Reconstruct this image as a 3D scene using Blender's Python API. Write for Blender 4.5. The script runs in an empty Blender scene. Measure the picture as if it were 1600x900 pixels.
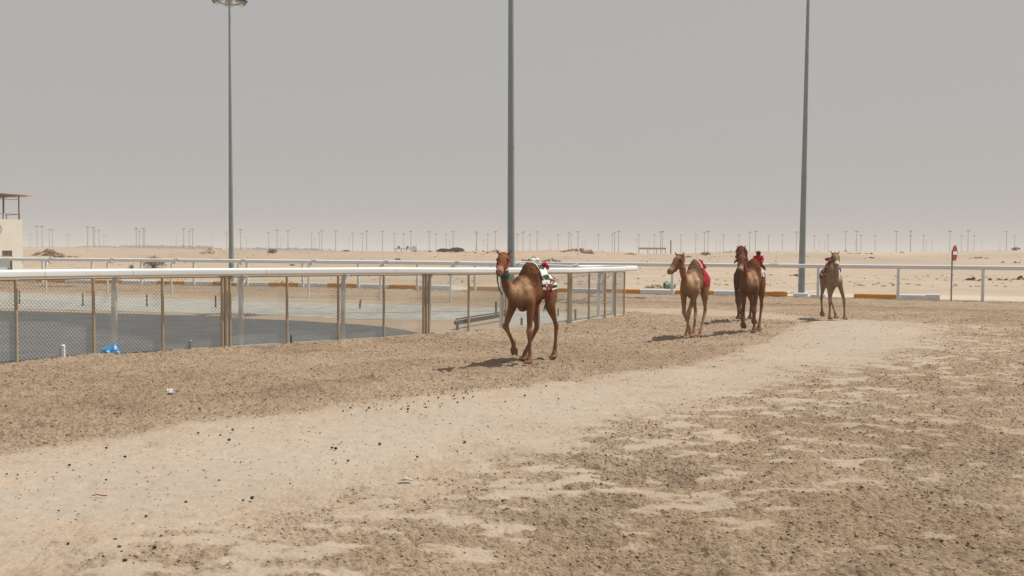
import bpy, math, random
import numpy as np
from mathutils import Vector, Matrix
from mathutils.bvhtree import BVHTree

# ------------------------------------------------------------------ camera
SC = bpy.context.scene
COL = SC.collection
H, F = 2.0, 1500.0                      # eye height (m), focal length in photo pixels
PITCH = math.atan((450 - 397.4) / F)
ROLL = 0.0057
fw = Vector((0, math.cos(PITCH), -math.sin(PITCH)))
u0 = Vector((0, math.sin(PITCH), math.cos(PITCH)))
r0 = Vector((1, 0, 0))
rt = r0 * math.cos(ROLL) + u0 * math.sin(ROLL)
up = u0 * math.cos(ROLL) - r0 * math.sin(ROLL)
CAM = Vector((0, 0, H))
cd = bpy.data.cameras.new('camera')
cam = bpy.data.objects.new('camera', cd)
COL.objects.link(cam)
M = Matrix((rt, up, -fw)).transposed().to_4x4()
M.translation = CAM
cam.matrix_world = M
cd.sensor_width = 36
cd.lens = F / 1600 * 36
cd.clip_start = 0.1
cd.clip_end = 20000
SC.camera = cam

# ------------------------------------------------------------------ world, sun
SUN = Vector((0.53, 0.19, 1.0)).normalized()       # towards the sun
sun_el = math.asin(SUN.z)
sun_az = math.atan2(SUN.x, SUN.y)
w = bpy.data.worlds.new('World')
SC.world = w
w.use_nodes = True
nt = w.node_tree
nt.nodes.clear()
out = nt.nodes.new('ShaderNodeOutputWorld')
bg = nt.nodes.new('ShaderNodeBackground')
sky = nt.nodes.new('ShaderNodeTexSky')
sky.sky_type = 'NISHITA'
sky.sun_disc = False
sky.sun_elevation = sun_el
sky.sun_rotation = sun_az
sky.air_density = 1.0
sky.dust_density = 6.0
sky.ozone_density = 1.0
mx = nt.nodes.new('ShaderNodeMixRGB')
mx.inputs[0].default_value = 0.93       # dust veil over the clear sky
nt.links.new(sky.outputs[0], mx.inputs[1])
# the veil itself: dust grey, slightly darker and bluer away from the horizon
tc = nt.nodes.new('ShaderNodeTexCoord')
sx = nt.nodes.new('ShaderNodeSeparateXYZ')
nt.links.new(tc.outputs['Generated'], sx.inputs[0])
rm = nt.nodes.new('ShaderNodeValToRGB')
rm.color_ramp.elements[0].position = 0.0
rm.color_ramp.elements[0].color = (0.448, 0.434, 0.416, 1)
rm.color_ramp.elements[1].position = 0.30
rm.color_ramp.elements[1].color = (0.442, 0.436, 0.430, 1)
nt.links.new(sx.outputs[2], rm.inputs[0])
vm = nt.nodes.new('ShaderNodeVectorMath')
vm.operation = 'SCALE'
vm.inputs[3].default_value = 10.0
nt.links.new(rm.outputs[0], vm.inputs[0])
nt.links.new(vm.outputs[0], mx.inputs[2])
nt.links.new(mx.outputs[0], bg.inputs[0])
bg.inputs[1].default_value = 0.10
nt.links.new(bg.outputs[0], out.inputs[0])

sd = bpy.data.lights.new('sun', 'SUN')
sd.energy = 5.0
sd.angle = math.radians(0.9)
sd.color = (1.0, 0.95, 0.87)
so = bpy.data.objects.new('sun', sd)
COL.objects.link(so)
so.rotation_euler = SUN.to_track_quat('Z', 'Y').to_euler()

SC.view_settings.view_transform = 'Standard'
SC.view_settings.look = 'None'
SC.view_settings.exposure = 0.0
SC.view_settings.gamma = 1.0
SC.render.engine = 'CYCLES'
SC.cycles.volume_bounces = 1

rng = np.random.default_rng(7)
random.seed(7)


# ------------------------------------------------------------------ helpers
def ray(px, py):
    return fw + rt * ((px - 800) / F) - up * ((py - 450) / F)


def ground(px, py, z=0.0):
    d = ray(px, py)
    t = (z - H) / d.z
    p = CAM + d * t
    return Vector((p.x, p.y, z))


def horizon(px):
    return 397.4 + ROLL * (px - 800)


def depth(px, y):                       # point on a pixel column at distance y, on the ground
    d = ray(px, horizon(px))
    return Vector((d.x / d.y * y, y, 0))


def zat(px, py, y):                     # height seen at that pixel at distance y
    d = ray(px, py)
    return H + d.z / d.y * y


def tag(o, label=None, cat=None, group=None, kind=None):
    if label: o['label'] = label
    if cat: o['category'] = cat
    if group: o['group'] = group
    if kind: o['kind'] = kind
    return o


def empty(name, loc=(0, 0, 0), rz=0.0):
    o = bpy.data.objects.new(name, None)
    o.empty_display_size = 0.2
    COL.objects.link(o)
    o.location = loc
    o.rotation_euler = (0, 0, rz)
    return o


class MB:
    def __init__(s):
        s.v, s.f, s.m = [], [], []

    def add(s, v, f, mi=0):
        n = len(s.v)
        s.v += [tuple(p) for p in v]
        s.f += [tuple(i + n for i in q) for q in f]
        s.m += [mi] * len(f)
        return s

    def box(s, c, size, rz=0.0, mi=0, mat=None):
        hx, hy, hz = [k / 2 for k in size]
        R = Matrix.Rotation(rz, 3, 'Z') if mat is None else mat
        c = Vector(c)
        v = [c + R @ Vector((x * hx, y * hy, z * hz)) for z in (-1, 1) for x, y in ((-1, -1), (1, -1), (1, 1), (-1, 1))]
        s.add(v, [(3, 2, 1, 0), (4, 5, 6, 7), (0, 1, 5, 4), (1, 2, 6, 5), (2, 3, 7, 6), (3, 0, 4, 7)], mi)
        return s

    def tube(s, pts, rad, n=8, mi=0, lat=None, cap=True):
        """rings of ellipse section; rad = r or (half width, half height) per point"""
        pts = [Vector(p) for p in pts]
        if not isinstance(rad, (list, tuple)):
            rad = [rad] * len(pts)
        rad = [(r, r) if not isinstance(r, (list, tuple)) else r for r in rad]
        base = len(s.v)
        prev = None
        for i, p in enumerate(pts):
            a = pts[max(i - 1, 0)]
            b = pts[min(i + 1, len(pts) - 1)]
            t = (b - a).normalized()
            L = Vector(lat) if lat is not None else (prev if prev is not None else (Vector((1, 0, 0)) if abs(t.x) < 0.8 else Vector((0, 1, 0))))
            sdv = (L - t * L.dot(t)).normalized()
            prev = sdv
            nn = t.cross(sdv)
            for k in range(n):
                an = 2 * math.pi * k / n
                s.v.append(tuple(p + sdv * (rad[i][0] * math.cos(an)) + nn * (rad[i][1] * math.sin(an))))
        for i in range(len(pts) - 1):
            for k in range(n):
                k2 = (k + 1) % n
                s.f.append((base + i * n + k, base + i * n + k2, base + (i + 1) * n + k2, base + (i + 1) * n + k))
                s.m.append(mi)
        if cap:
            s.f.append(tuple(base + k for k in reversed(range(n)))); s.m.append(mi)
            e = base + (len(pts) - 1) * n
            s.f.append(tuple(e + k for k in range(n))); s.m.append(mi)
        return s

    def sweep(s, path, prof, mi=0, side=None):
        """profile (u outward, v up) swept along a horizontal path"""
        path = [Vector(p) for p in path]
        base = len(s.v)
        n = len(prof)
        for i, p in enumerate(path):
            t = (path[min(i + 1, len(path) - 1)] - path[max(i - 1, 0)])
            t.z = 0
            t.normalize()
            o = Vector((t.y, -t.x, 0))
            for u, v in prof:
                s.v.append(tuple(p + o * u + Vector((0, 0, v))))
        for i in range(len(path) - 1):
            for k in range(n):
                k2 = (k + 1) % n
                s.f.append((base + i * n + k, base + (i + 1) * n + k, base + (i + 1) * n + k2, base + i * n + k2))
                s.m.append(mi)
        s.f.append(tuple(base + k for k in range(n))); s.m.append(mi)
        e = base + (len(path) - 1) * n
        s.f.append(tuple(e + k for k in reversed(range(n)))); s.m.append(mi)
        return s

    def sphere(s, c, r, seg=10, rings=6, mi=0, rot=None):
        if not isinstance(r, (list, tuple)): r = (r, r, r)
        c = Vector(c)
        R = rot or Matrix.Identity(3)
        v = [c + R @ Vector((0, 0, r[2]))]
        for i in range(1, rings):
            th = math.pi * i / rings
            for k in range(seg):
                a = 2 * math.pi * k / seg
                v.append(c + R @ Vector((r[0] * math.sin(th) * math.cos(a), r[1] * math.sin(th) * math.sin(a), r[2] * math.cos(th))))
        v.append(c + R @ Vector((0, 0, -r[2])))
        f = [(0, 1 + k, 1 + (k + 1) % seg) for k in range(seg)]
        for i in range(rings - 2):
            for k in range(seg):
                a, b = 1 + i * seg + k, 1 + i * seg + (k + 1) % seg
                f.append((a, a + seg, b + seg, b))
        L = len(v) - 1
        b0 = 1 + (rings - 2) * seg
        f += [(b0 + k, L, b0 + (k + 1) % seg) for k in range(seg)]
        s.add(v, f, mi)
        return s

    def build(s, name, mats, parent=None, smooth=True, loc=None, sharp=42):
        me = bpy.data.meshes.new(name)
        me.from_pydata(s.v, [], s.f)
        if not isinstance(mats, (list, tuple)): mats = [mats]
        for m in mats: me.materials.append(m)
        me.polygons.foreach_set('material_index', s.m)
        if smooth:
            me.polygons.foreach_set('use_smooth', [True] * len(me.polygons))
            try:
                me.set_sharp_from_angle(angle=math.radians(sharp))
            except Exception:
                pass
        me.update()
        o = bpy.data.objects.new(name, me)
        COL.objects.link(o)
        if parent: o.parent = parent
        if loc is not None: o.location = loc
        return o


def copy_tree(o, parent=None):
    c = o.copy()
    COL.objects.link(c)
    if parent: c.parent = parent
    for ch in o.children:
        copy_tree(ch, c)
    return c


def catmull(pts, step=0.25):
    pts = [Vector(p) for p in pts]
    P = [pts[0] * 2 - pts[1]] + pts + [pts[-1] * 2 - pts[-2]]
    res = []
    for i in range(1, len(P) - 2):
        a, b, c, d = P[i - 1], P[i], P[i + 1], P[i + 2]
        n = max(2, int((c - b).length / step))
        for k in range(n):
            t = k / n
            res.append(0.5 * ((2 * b) + (c - a) * t + (2 * a - 5 * b + 4 * c - d) * t * t + (3 * b - a - 3 * c + d) * t ** 3))
    res.append(pts[-1])
    return res


def offset_path(path, o):
    res = []
    for i, p in enumerate(path):
        t = (path[min(i + 1, len(path) - 1)] - path[max(i - 1, 0)])
        t.z = 0
        t.normalize()
        res.append(p + Vector((t.y, -t.x, 0)) * o)
    return res


# ------------------------------------------------------------------ noise in world units
def _hash(ix, iy, seed):
    h = (ix.astype(np.int64) * 374761393 + iy.astype(np.int64) * 668265263 + seed * 2147483647) & 0xFFFFFFFF
    h = ((h ^ (h >> 13)) * 1274126177) & 0xFFFFFFFF
    h = (h ^ (h >> 16)) & 0xFFFFFFFF
    return h / 4294967295.0


def vnoise(x, y, wl, seed=0):
    x = x / wl + 1000.5
    y = y / wl + 1000.5
    ix, iy = np.floor(x), np.floor(y)
    fx, fy = x - ix, y - iy
    fx = fx * fx * (3 - 2 * fx)
    fy = fy * fy * (3 - 2 * fy)
    a = _hash(ix, iy, seed); b = _hash(ix + 1, iy, seed)
    c = _hash(ix, iy + 1, seed); d = _hash(ix + 1, iy + 1, seed)
    return (a * (1 - fx) + b * fx) * (1 - fy) + (c * (1 - fx) + d * fx) * fy


def fbm(x, y, wl, octv, seed=0, gain=0.5):
    s = 0; a = 1; t = 0
    ca, sa = math.cos(0.6), math.sin(0.6)
    x, y = ca * x - sa * y, sa * x + ca * y
    for i in range(octv):
        s = s + a * vnoise(x, y, wl, seed + i * 17)
        t += a
        x, y = ca * x - sa * y, sa * x + ca * y
        wl *= 0.5
        a *= gain
    return s / t


def sdist(px, py, poly):
    """signed distance to polygon (positive inside)"""
    P = np.array([(p[0], p[1]) for p in poly], dtype=float)
    d = np.full(px.shape, 1e9)
    inside = np.zeros(px.shape, bool)
    n = len(P)
    for i in range(n):
        a, b = P[i], P[(i + 1) % n]
        ex, ey = b - a
        wx, wy = px - a[0], py - a[1]
        t = np.clip((wx * ex + wy * ey) / (ex * ex + ey * ey + 1e-12), 0, 1)
        dx, dy = wx - ex * t, wy - ey * t
        d = np.minimum(d, dx * dx + dy * dy)
        c = ((a[1] > py) != (b[1] > py))
        with np.errstate(divide='ignore', invalid='ignore'):
            xi = (b[0] - a[0]) * (py - a[1]) / (b[1] - a[1] + 1e-12) + a[0]
        inside ^= (c & (px < xi))
    d = np.sqrt(d)
    return np.where(inside, d, -d)


def sstep(a, b, x):
    t = np.clip((x - a) / (b - a), 0, 1)
    return t * t * (3 - 2 * t)


# ------------------------------------------------------------------ materials
def mat(name, col, rough=0.7, metal=0.0, var=0.0, vs=3.0, bump=0.0, bs=40.0, col2=None, attr=None, dirt=None, spec=0.3):
    m = bpy.data.materials.new(name)
    m.use_nodes = True
    t = m.node_tree
    b = t.nodes['Principled BSDF']
    b.inputs['Roughness'].default_value = rough
    b.inputs['Metallic'].default_value = metal
    b.inputs['Specular IOR Level'].default_value = spec
    tc = t.nodes.new('ShaderNodeTexCoord')
    src = None
    if attr:
        a = t.nodes.new('ShaderNodeAttribute')
        a.attribute_name = attr
        src = a.outputs['Color']
    else:
        rgb = t.nodes.new('ShaderNodeRGB')
        rgb.outputs[0].default_value = (*col, 1)
        src = rgb.outputs[0]
    if var > 0 or col2:
        n = t.nodes.new('ShaderNodeTexNoise')
        n.inputs['Scale'].default_value = vs
        n.inputs['Detail'].default_value = 6
        n.inputs['Roughness'].default_value = 0.65
        t.links.new(tc.outputs['Object'], n.inputs['Vector'])
        if col2:
            r = t.nodes.new('ShaderNodeValToRGB')
            r.color_ramp.elements[0].position = 0.42
            r.color_ramp.elements[1].position = 0.62
            t.links.new(n.outputs['Fac'], r.inputs[0])
            x = t.nodes.new('ShaderNodeMixRGB')
            t.links.new(r.outputs[0], x.inputs[0])
            t.links.new(src, x.inputs[1])
            x.inputs[2].default_value = (*col2, 1)
            src = x.outputs[0]
        if var > 0:
            mr = t.nodes.new('ShaderNodeMapRange')
            mr.inputs['From Min'].default_value = 0.3
            mr.inputs['From Max'].default_value = 0.7
            mr.inputs['To Min'].default_value = 1 - var
            mr.inputs['To Max'].default_value = 1 + var
            t.links.new(n.outputs['Fac'], mr.inputs['Value'])
            vmm = t.nodes.new('ShaderNodeVectorMath')
            vmm.operation = 'SCALE'
            t.links.new(src, vmm.inputs[0])
            t.links.new(mr.outputs[0], vmm.inputs[3])
            src = vmm.outputs[0]
    t.links.new(src, b.inputs['Base Color'])
    if bump > 0:
        n2 = t.nodes.new('ShaderNodeTexNoise')
        n2.inputs['Scale'].default_value = bs
        n2.inputs['Detail'].default_value = 5
        t.links.new(tc.outputs['Object'], n2.inputs['Vector'])
        bp = t.nodes.new('ShaderNodeBump')
        bp.inputs['Strength'].default_value = 1.0
        bp.inputs['Distance'].default_value = bump
        t.links.new(n2.outputs['Fac'], bp.inputs['Height'])
        t.links.new(bp.outputs[0], b.inputs['Normal'])
    return m


MT = {}
MT['track'] = mat('track_sand', (0.4, 0.3, 0.2), 0.95, attr='Col', var=0.15, vs=16.0, bump=0.014, bs=38, spec=0.1)
MT['desert'] = mat('desert_sand', (0.5, 0.4, 0.27), 0.95, attr='Col', var=0.10, vs=0.8, bump=0.03, bs=3, spec=0.1)


def track_material():
    m = bpy.data.materials.new('track_sand')
    m.use_nodes = True
    t = m.node_tree
    N, Lk = t.nodes.new, t.links.new
    b = t.nodes['Principled BSDF']
    b.inputs['Roughness'].default_value = 0.95
    b.inputs['Specular IOR Level'].default_value = 0.1
    tc = N('ShaderNodeTexCoord')
    at = N('ShaderNodeAttribute'); at.attribute_name = 'Col'

    def noise(sc, det=4, rough=0.6):
        n = N('ShaderNodeTexNoise'); n.inputs['Scale'].default_value = sc
        n.inputs['Detail'].default_value = det; n.inputs['Roughness'].default_value = rough
        Lk(tc.outputs['Object'], n.inputs['Vector'])
        return n.outputs['Fac']

    def mathn(op, a, b_=None, c=None):
        q = N('ShaderNodeMath'); q.operation = op
        for i, v in enumerate((a, b_, c)):
            if v is None: continue
            if isinstance(v, (int, float)): q.inputs[i].default_value = v
            else: Lk(v, q.inputs[i])
        return q.outputs[0]

    def mapr(v, a, b_, c, d):
        q = N('ShaderNodeMapRange')
        Lk(v, q.inputs['Value'])
        for k, x in zip(('From Min', 'From Max', 'To Min', 'To Max'), (a, b_, c, d)): q.inputs[k].default_value = x
        return q.outputs[0]

    rgh = at.outputs['Alpha']
    n1 = noise(26, 5, 0.7)
    n2 = noise(7, 5, 0.6)
    crevice_shade = mapr(n1, 0.50, 0.66, 0.0, 1.0)             # shade of small crevices, painted as dark flecks in the loose dirt
    k = mathn('SUBTRACT', 1.0, mathn('MULTIPLY', mathn('MULTIPLY', crevice_shade, rgh), 0.42))
    dry = mapr(n1, 0.48, 0.34, 0.0, 1.0)               # pale dry crumbs
    k = mathn('ADD', k, mathn('MULTIPLY', mathn('MULTIPLY', dry, rgh), 0.22))
    k = mathn('MULTIPLY', k, mapr(n2, 0.3, 0.7, 0.92, 1.08))
    sc = N('ShaderNodeVectorMath'); sc.operation = 'SCALE'
    Lk(at.outputs['Color'], sc.inputs[0]); Lk(k, sc.inputs[3])
    Lk(sc.outputs[0], b.inputs['Base Color'])
    vo = N('ShaderNodeTexVoronoi'); vo.inputs['Scale'].default_value = 24
    Lk(tc.outputs['Object'], vo.inputs['Vector'])
    hgt = mathn('ADD', mathn('MULTIPLY', n1, 1.0), mathn('MULTIPLY', vo.outputs['Distance'], -0.5))
    bp = N('ShaderNodeBump'); bp.inputs['Strength'].default_value = 1.0
    Lk(mathn('MULTIPLY_ADD', rgh, 0.050, 0.006), bp.inputs['Distance'])
    Lk(hgt, bp.inputs['Height'])
    Lk(bp.outputs[0], b.inputs['Normal'])
    return m


MT['track'] = track_material()
MT['clod'] = mat('dirt_clod', (0.31, 0.23, 0.158), 0.95, var=0.2, vs=5, bump=0.003, bs=200, spec=0.1)
MT['asphalt'] = mat('worn_asphalt', (0.074, 0.079, 0.085), 0.9, col2=(0.092, 0.092, 0.09), var=0.12, vs=1.2, bump=0.004, bs=120, spec=0.2)
MT['gravel'] = mat('grey_gravel', (0.265, 0.272, 0.250), 0.9, col2=(0.33, 0.31, 0.265), var=0.16, vs=1.6, bump=0.012, bs=60, spec=0.2)
MT['white'] = mat('white_painted_steel', (0.71, 0.73, 0.745), 0.55, var=0.05, vs=2, col2=(0.65, 0.66, 0.65), spec=0.45)
MT['beige'] = mat('beige_painted_steel', (0.40, 0.32, 0.23), 0.55, var=0.12, vs=6)
MT['wire'] = mat('galvanised_wire', (0.42, 0.42, 0.38), 0.5, 0.3, spec=0.5)
MT['mast'] = mat('galvanised_mast', (0.25, 0.28, 0.29), 0.5, 0.25, var=0.12, vs=1.3)
MT['farmast'] = mat('far_mast_steel', (0.10, 0.105, 0.11), 0.7)
MT['orange'] = mat('orange_kerb_paint', (0.60, 0.27, 0.035), 0.7, var=0.15, vs=5, bump=0.004, bs=40)
MT['kwhite'] = mat('white_kerb_paint', (0.66, 0.70, 0.72), 0.7, var=0.12, vs=5, bump=0.004, bs=40)
MT['concrete'] = mat('pale_concrete', (0.50, 0.47, 0.41), 0.9, var=0.12, vs=6, bump=0.003, bs=60)
MT['cream'] = mat('cream_render', (0.82, 0.79, 0.70), 0.9, var=0.05, vs=1.5, col2=(0.74, 0.70, 0.60), bump=0.002, bs=30)
MT['grime'] = mat('brown_steel', (0.16, 0.10, 0.075), 0.7, var=0.2, vs=3)
MT['roof'] = mat('pale_roof_sheet', (0.60, 0.57, 0.52), 0.6, var=0.1, vs=3)
MT['soffit'] = mat('brown_soffit', (0.22, 0.14, 0.10), 0.8)
MT['door'] = mat('pale_blue_door', (0.55, 0.60, 0.63), 0.6, var=0.08, vs=3)
MT['dark'] = mat('dark_void', (0.03, 0.03, 0.03), 0.8)
MT['glass'] = mat('dusty_glass', (0.20, 0.17, 0.15), 0.3, spec=0.5)
MT['stake'] = mat('grey_stake', (0.07, 0.075, 0.075), 0.7, var=0.2, vs=10)
MT['red'] = mat('red_cloth', (0.36, 0.014, 0.020), 0.85, var=0.18, vs=9, bump=0.006, bs=25)
MT['maroon'] = mat('maroon_cloth', (0.15, 0.012, 0.025), 0.85, var=0.2, vs=9, bump=0.006, bs=25)
MT['wcloth'] = mat('white_cloth', (0.72, 0.70, 0.66), 0.85, var=0.08, vs=9, bump=0.006, bs=25)
MT['gcloth'] = mat('dark_green_cloth', (0.012, 0.075, 0.055), 0.85, var=0.15, vs=9, bump=0.006, bs=25)
MT['kcloth'] = mat('black_cloth', (0.018, 0.018, 0.02), 0.85, var=0.15, vs=9, bump=0.006, bs=25)
MT['bcloth'] = mat('blue_cloth', (0.10, 0.14, 0.28), 0.85, var=0.15, vs=9)
MT['eye'] = mat('dark_wet_eye', (0.01, 0.006, 0.004), 0.1, spec=0.6)
MT['nostril'] = mat('dark_nostril_skin', (0.03, 0.02, 0.018), 0.6)
MT['tuft'] = mat('black_tail_hair', (0.03, 0.02, 0.015), 0.9)
MT['claw'] = mat('dark_toenail', (0.05, 0.035, 0.025), 0.6)
MT['dung'] = mat('dry_dung', (0.050, 0.038, 0.028), 0.9, var=0.3, vs=60)
MT['sred'] = mat('red_sign_face', (0.30, 0.02, 0.035), 0.5)
MT['swhite'] = mat('white_sign_bar', (0.78, 0.78, 0.76), 0.4)
MT['bag'] = mat('blue_plastic_bag', (0.03, 0.30, 0.72), 0.3, var=0.35, vs=8, col2=(0.30, 0.60, 0.85), spec=0.6)
MT['foil'] = mat('clear_crumpled_plastic', (0.92, 0.93, 0.97), 0.15, metal=0.1, spec=0.9)  # near-white base colour stands in for the wrapper's glint
MT['twig'] = mat('dry_twig', (0.17, 0.125, 0.09), 0.9, var=0.2, vs=8)
MT['twigd'] = mat('dark_dry_twig', (0.085, 0.06, 0.05), 0.9, var=0.2, vs=8)
MT['rock'] = mat('brown_rubble', (0.25, 0.165, 0.11), 0.95, var=0.3, vs=2.5, bump=0.02, bs=9)
MT['barrel'] = mat('faded_green_drum', (0.18, 0.30, 0.24), 0.6, var=0.2, vs=4)
MT['fartree'] = mat('far_foliage', (0.045, 0.06, 0.04), 0.95)
MT['purple'] = mat('purple_strip', (0.25, 0.03, 0.12), 0.6)
MT['paleobj'] = mat('bleached_stick', (0.55, 0.50, 0.42), 0.9)

# ------------------------------------------------------------------ plan of the place (metres)
PATH = [ground(*p) for p in [(-250, 745), (0, 712), (150, 688), (300, 664), (500, 641), (640, 624), (740, 612), (840, 602),
        (960, 588), (1060, 574), (1140, 554), (1200, 535), (1235, 515), (1260, 503), (1300, 499), (1400, 502), (1440, 512),
        (1440, 528), (1400, 548), (1320, 566), (1220, 585), (1120, 608), (1040, 628), (960, 658), (880, 683), (780, 712),
        (680, 745), (560, 780), (420, 812), (250, 845), (100, 870), (-300, 930)]]
STRIP = [ground(*p) for p in [(900, 479), (1000, 481), (1120, 484), (1260, 494), (1262, 503), (1150, 495), (1000, 489), (900, 486)]]
FENCE = [ground(*p) for p in [(-110, 581), (24, 568), (145, 557.5), (253, 550), (352, 544), (447, 538), (527, 533), (598, 528.8),
         (664, 524.6), (730, 519.5), (788, 514.5), (840, 510), (888, 505.5), (918, 500.5), (943, 497), (959, 494.4), (973, 491.8)]]
BPX = [(-230, 452.5), (-130, 453.6), (-30, 454.8), (72, 456.2), (168, 457.8), (268, 459.8), (372, 462.3), (482, 465), (594, 468.2), (704, 472),
       (800, 478), (888, 486)]
BP = [ground(*p) for p in BPX]
CPX = [(-250, 436.8), (-165, 437.8), (-88, 438.8), (-12, 439.8), (67, 441.2), (144, 442.6), (221, 443.8), (303, 445.2), (386, 446.6), (473, 448), (560, 449.8),
       (652, 452), (742, 454.3), (840, 456.2), (942, 458), (1050, 460), (1160, 462), (1278, 464.3), (1403, 467.3), (1535, 470.5),
       (1680, 474), (1840, 478)]
CP = [ground(*p) for p in CPX]
CPATH = catmull(CP, 0.5)
KPATH = offset_path(CPATH, -0.42)
fpath = catmull(FENCE, 0.2)
TIP = [Vector((4.05, 33.1, 0)), Vector((4.05, 34.0, 0)), Vector((3.35, 34.7, 0))]
APATH = fpath + catmull([FENCE[-1]] + TIP + list(reversed(BP)), 0.2)[1:]

ASPH = [ground(*p) for p in [(-300, 476), (0, 485.5), (200, 490.6), (300, 493), (400, 498.5), (470, 501.5), (560, 507), (610, 512), (655, 520),
        (600, 526), (527, 531), (447, 536), (352, 542), (253, 548), (145, 555.5), (24, 566), (-110, 579), (-300, 600)]]
GRAV = [ground(*p) for p in [(-300, 452), (0, 457.6), (200, 465), (400, 471), (550, 474), (700, 479), (860, 487), (945, 495.6),
        (900, 502), (860, 506), (800, 510.5), (775, 509), (790, 498), (700, 500), (560, 499), (400, 492), (300, 489.5), (200, 487), (0, 481.6), (-300, 472)]]

# ------------------------------------------------------------------ ground near the camera: real relief
PALE = np.array([0.398, 0.338, 0.273]) * 0.915
DIRT = np.array([0.445, 0.335, 0.234]) * 0.915
DARKD = np.array([0.375, 0.268, 0.180]) * 0.915
SANDF = np.array([0.435, 0.352, 0.268]) * 0.915
PAVE = np.array([0.50, 0.435, 0.36]) * 0.915


def surface(x, y, relief=True):
    """height and base colour of the ground at x, y"""
    wob = (fbm(x, y, 1.0, 5, 5, 0.6) - 0.5) * 1.5
    sp = sdist(x, y, PATH)
    wn = fbm(x, y, 0.33, 4, 6, 0.6) - 0.5
    cxp = np.array([p.x for p in PATH[1:16]]); cyp = np.array([p.y for p in PATH[1:16]])
    yup = np.interp(x, cxp, cyp)
    lower = sstep(0.6, -0.6, y - yup)                    # this side of the path's far edge
    rag = 0.30 + lower * 1.15
    packed = sstep(-rag, rag, sp + wob * (0.45 + 0.7 * lower) + wn * 1.6 * lower)
    ss = sdist(x, y, STRIP)
    packed = np.maximum(packed, 0.55 * sstep(-0.5, 0.5, ss + wob * 0.6))
    # flat trodden patches in the loose dirt, more of them close to the path
    pn = fbm(x * 0.75, y * 1.15, 0.24, 3, 91, 0.5)
    near = np.exp(-np.maximum(-sp, 0) / 2.6)
    right = (x > (y * 0.0 - 99)).astype(float)
    thr = 0.64 - 0.12 * near
    patch = sstep(thr - 0.05, thr + 0.13, pn) * 0.8
    below = sstep(-0.5, 0.8, sp * 0 + (np.interp(y, [4, 12, 20, 40], [-6, 1.5, 7, 20]) * 0 + x + 99))
    patch = patch * np.clip(near * 1.1 + 0.35, 0, 1) * (0.12 + 0.88 * lower)
    packed = np.clip(np.maximum(packed, patch), 0, 1)
    fl = sdist(x, y, [(p.x, p.y) for p in APATH] + [(-60, 60), (-60, 8)])     # inside the rails
    infield = sstep(-0.2, 0.25, fl)
    packed = packed * (1 - infield)
    # beyond the kerb
    kx = np.array([p.x for p in KPATH]); ky = np.array([p.y for p in KPATH])
    ys = np.interp(x, kx, ky)
    bey = sstep(0.0, 0.5, y - ys - 0.1)
    pave = bey * (1 - sstep(3.5, 9.0, y - ys + wob * 2.5))
    rough = (1 - packed) ** 1.4 * (1 - infield * 0.75) * (1 - bey) * (0.65 + 0.5 * fbm(x, y, 1.1, 3, 77))
    # --- relief
    n1 = fbm(x, y, 0.9, 3, 11)
    n2 = fbm(x, y, 0.34, 3, 23)
    n3 = vnoise(x, y, 0.13, 31)
    n4 = vnoise(x, y, 0.062, 37)
    n5 = vnoise(x, y, 0.032, 41)
    lumps = np.maximum(n2 - 0.5, 0) * 0.07 + np.maximum(n3 - 0.40, 0) ** 1.3 * 0.065 + np.maximum(n4 - 0.40, 0) * 0.055 + (n5 - 0.5) * 0.022 - 0.022
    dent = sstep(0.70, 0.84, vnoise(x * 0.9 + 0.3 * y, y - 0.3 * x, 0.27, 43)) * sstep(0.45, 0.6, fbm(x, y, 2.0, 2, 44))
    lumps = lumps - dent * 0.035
    h = (n1 - 0.5) * 0.05 + rough * lumps
    h = h + packed * ((fbm(x * 0.6, y, 0.5, 3, 61) - 0.5) * 0.016 + (n5 - 0.5) * 0.004 + np.maximum(n4 - 0.8, 0) * 0.03 - sstep(0.70, 0.80, vnoise(x, y, 0.17, 67)) * 0.010)
    h = h * (1 - 0.6 * infield) * (1 - 0.6 * bey)
    und = sstep(-0.02, 0.22, np.maximum(sdist(x, y, ASPH), sdist(x, y, GRAV)))
    h = h * (1 - und) - 0.02 * und
    lip = np.exp(-((fl + 0.35) / 0.30) ** 2)
    h = h + lip * (0.03 + 0.05 * n1) * sstep(40, 25, y)
    # --- colour
    tone = fbm(x, y, 2.2, 4, 71)
    t2 = sstep(0.38, 0.66, fbm(x * 0.7, y, 1.3, 5, 73, 0.6)) * 0.75
    t2 = np.clip(t2 + 0.45 * sstep(1.5, 6.5, -sp) * lower + 0.25 * sstep(0.0, 3.0, -sp) * (1 - lower), 0, 1)
    dusty = sstep(0.52, 0.75, fbm(x * 0.5, y * 1.1, 0.8, 4, 79, 0.6)) * 0.45
    c = DIRT[None, :] * (1 - t2)[:, None] + DARKD[None, :] * t2[:, None]
    c = c * (1 - dusty)[:, None] + (PALE * np.array([0.98, 0.91, 0.80]))[None, :] * dusty[:, None]
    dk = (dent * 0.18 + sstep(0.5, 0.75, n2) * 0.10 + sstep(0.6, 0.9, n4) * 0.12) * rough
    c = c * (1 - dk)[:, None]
    pc = PALE[None, :] * (0.96 + 0.10 * (fbm(x * 0.5, y, 1.1, 4, 83) - 0.5))[:, None]
    # scuffs on the packed path
    sc = sstep(0.60, 0.72, fbm(x * 0.55, y * 1.5, 0.45, 4, 97)) * 0.30
    sc = np.maximum(sc, sstep(0.66, 0.76, fbm(x * 0.7, y * 1.2, 0.13, 3, 99)) * 0.35 * sstep(0.45, 0.6, fbm(x, y, 1.6, 3, 101)))
    pc = pc * (1 - sc)[:, None] + DIRT[None, :] * sc[:, None]
    c = c * (1 - packed)[:, None] + pc * packed[:, None]
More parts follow.
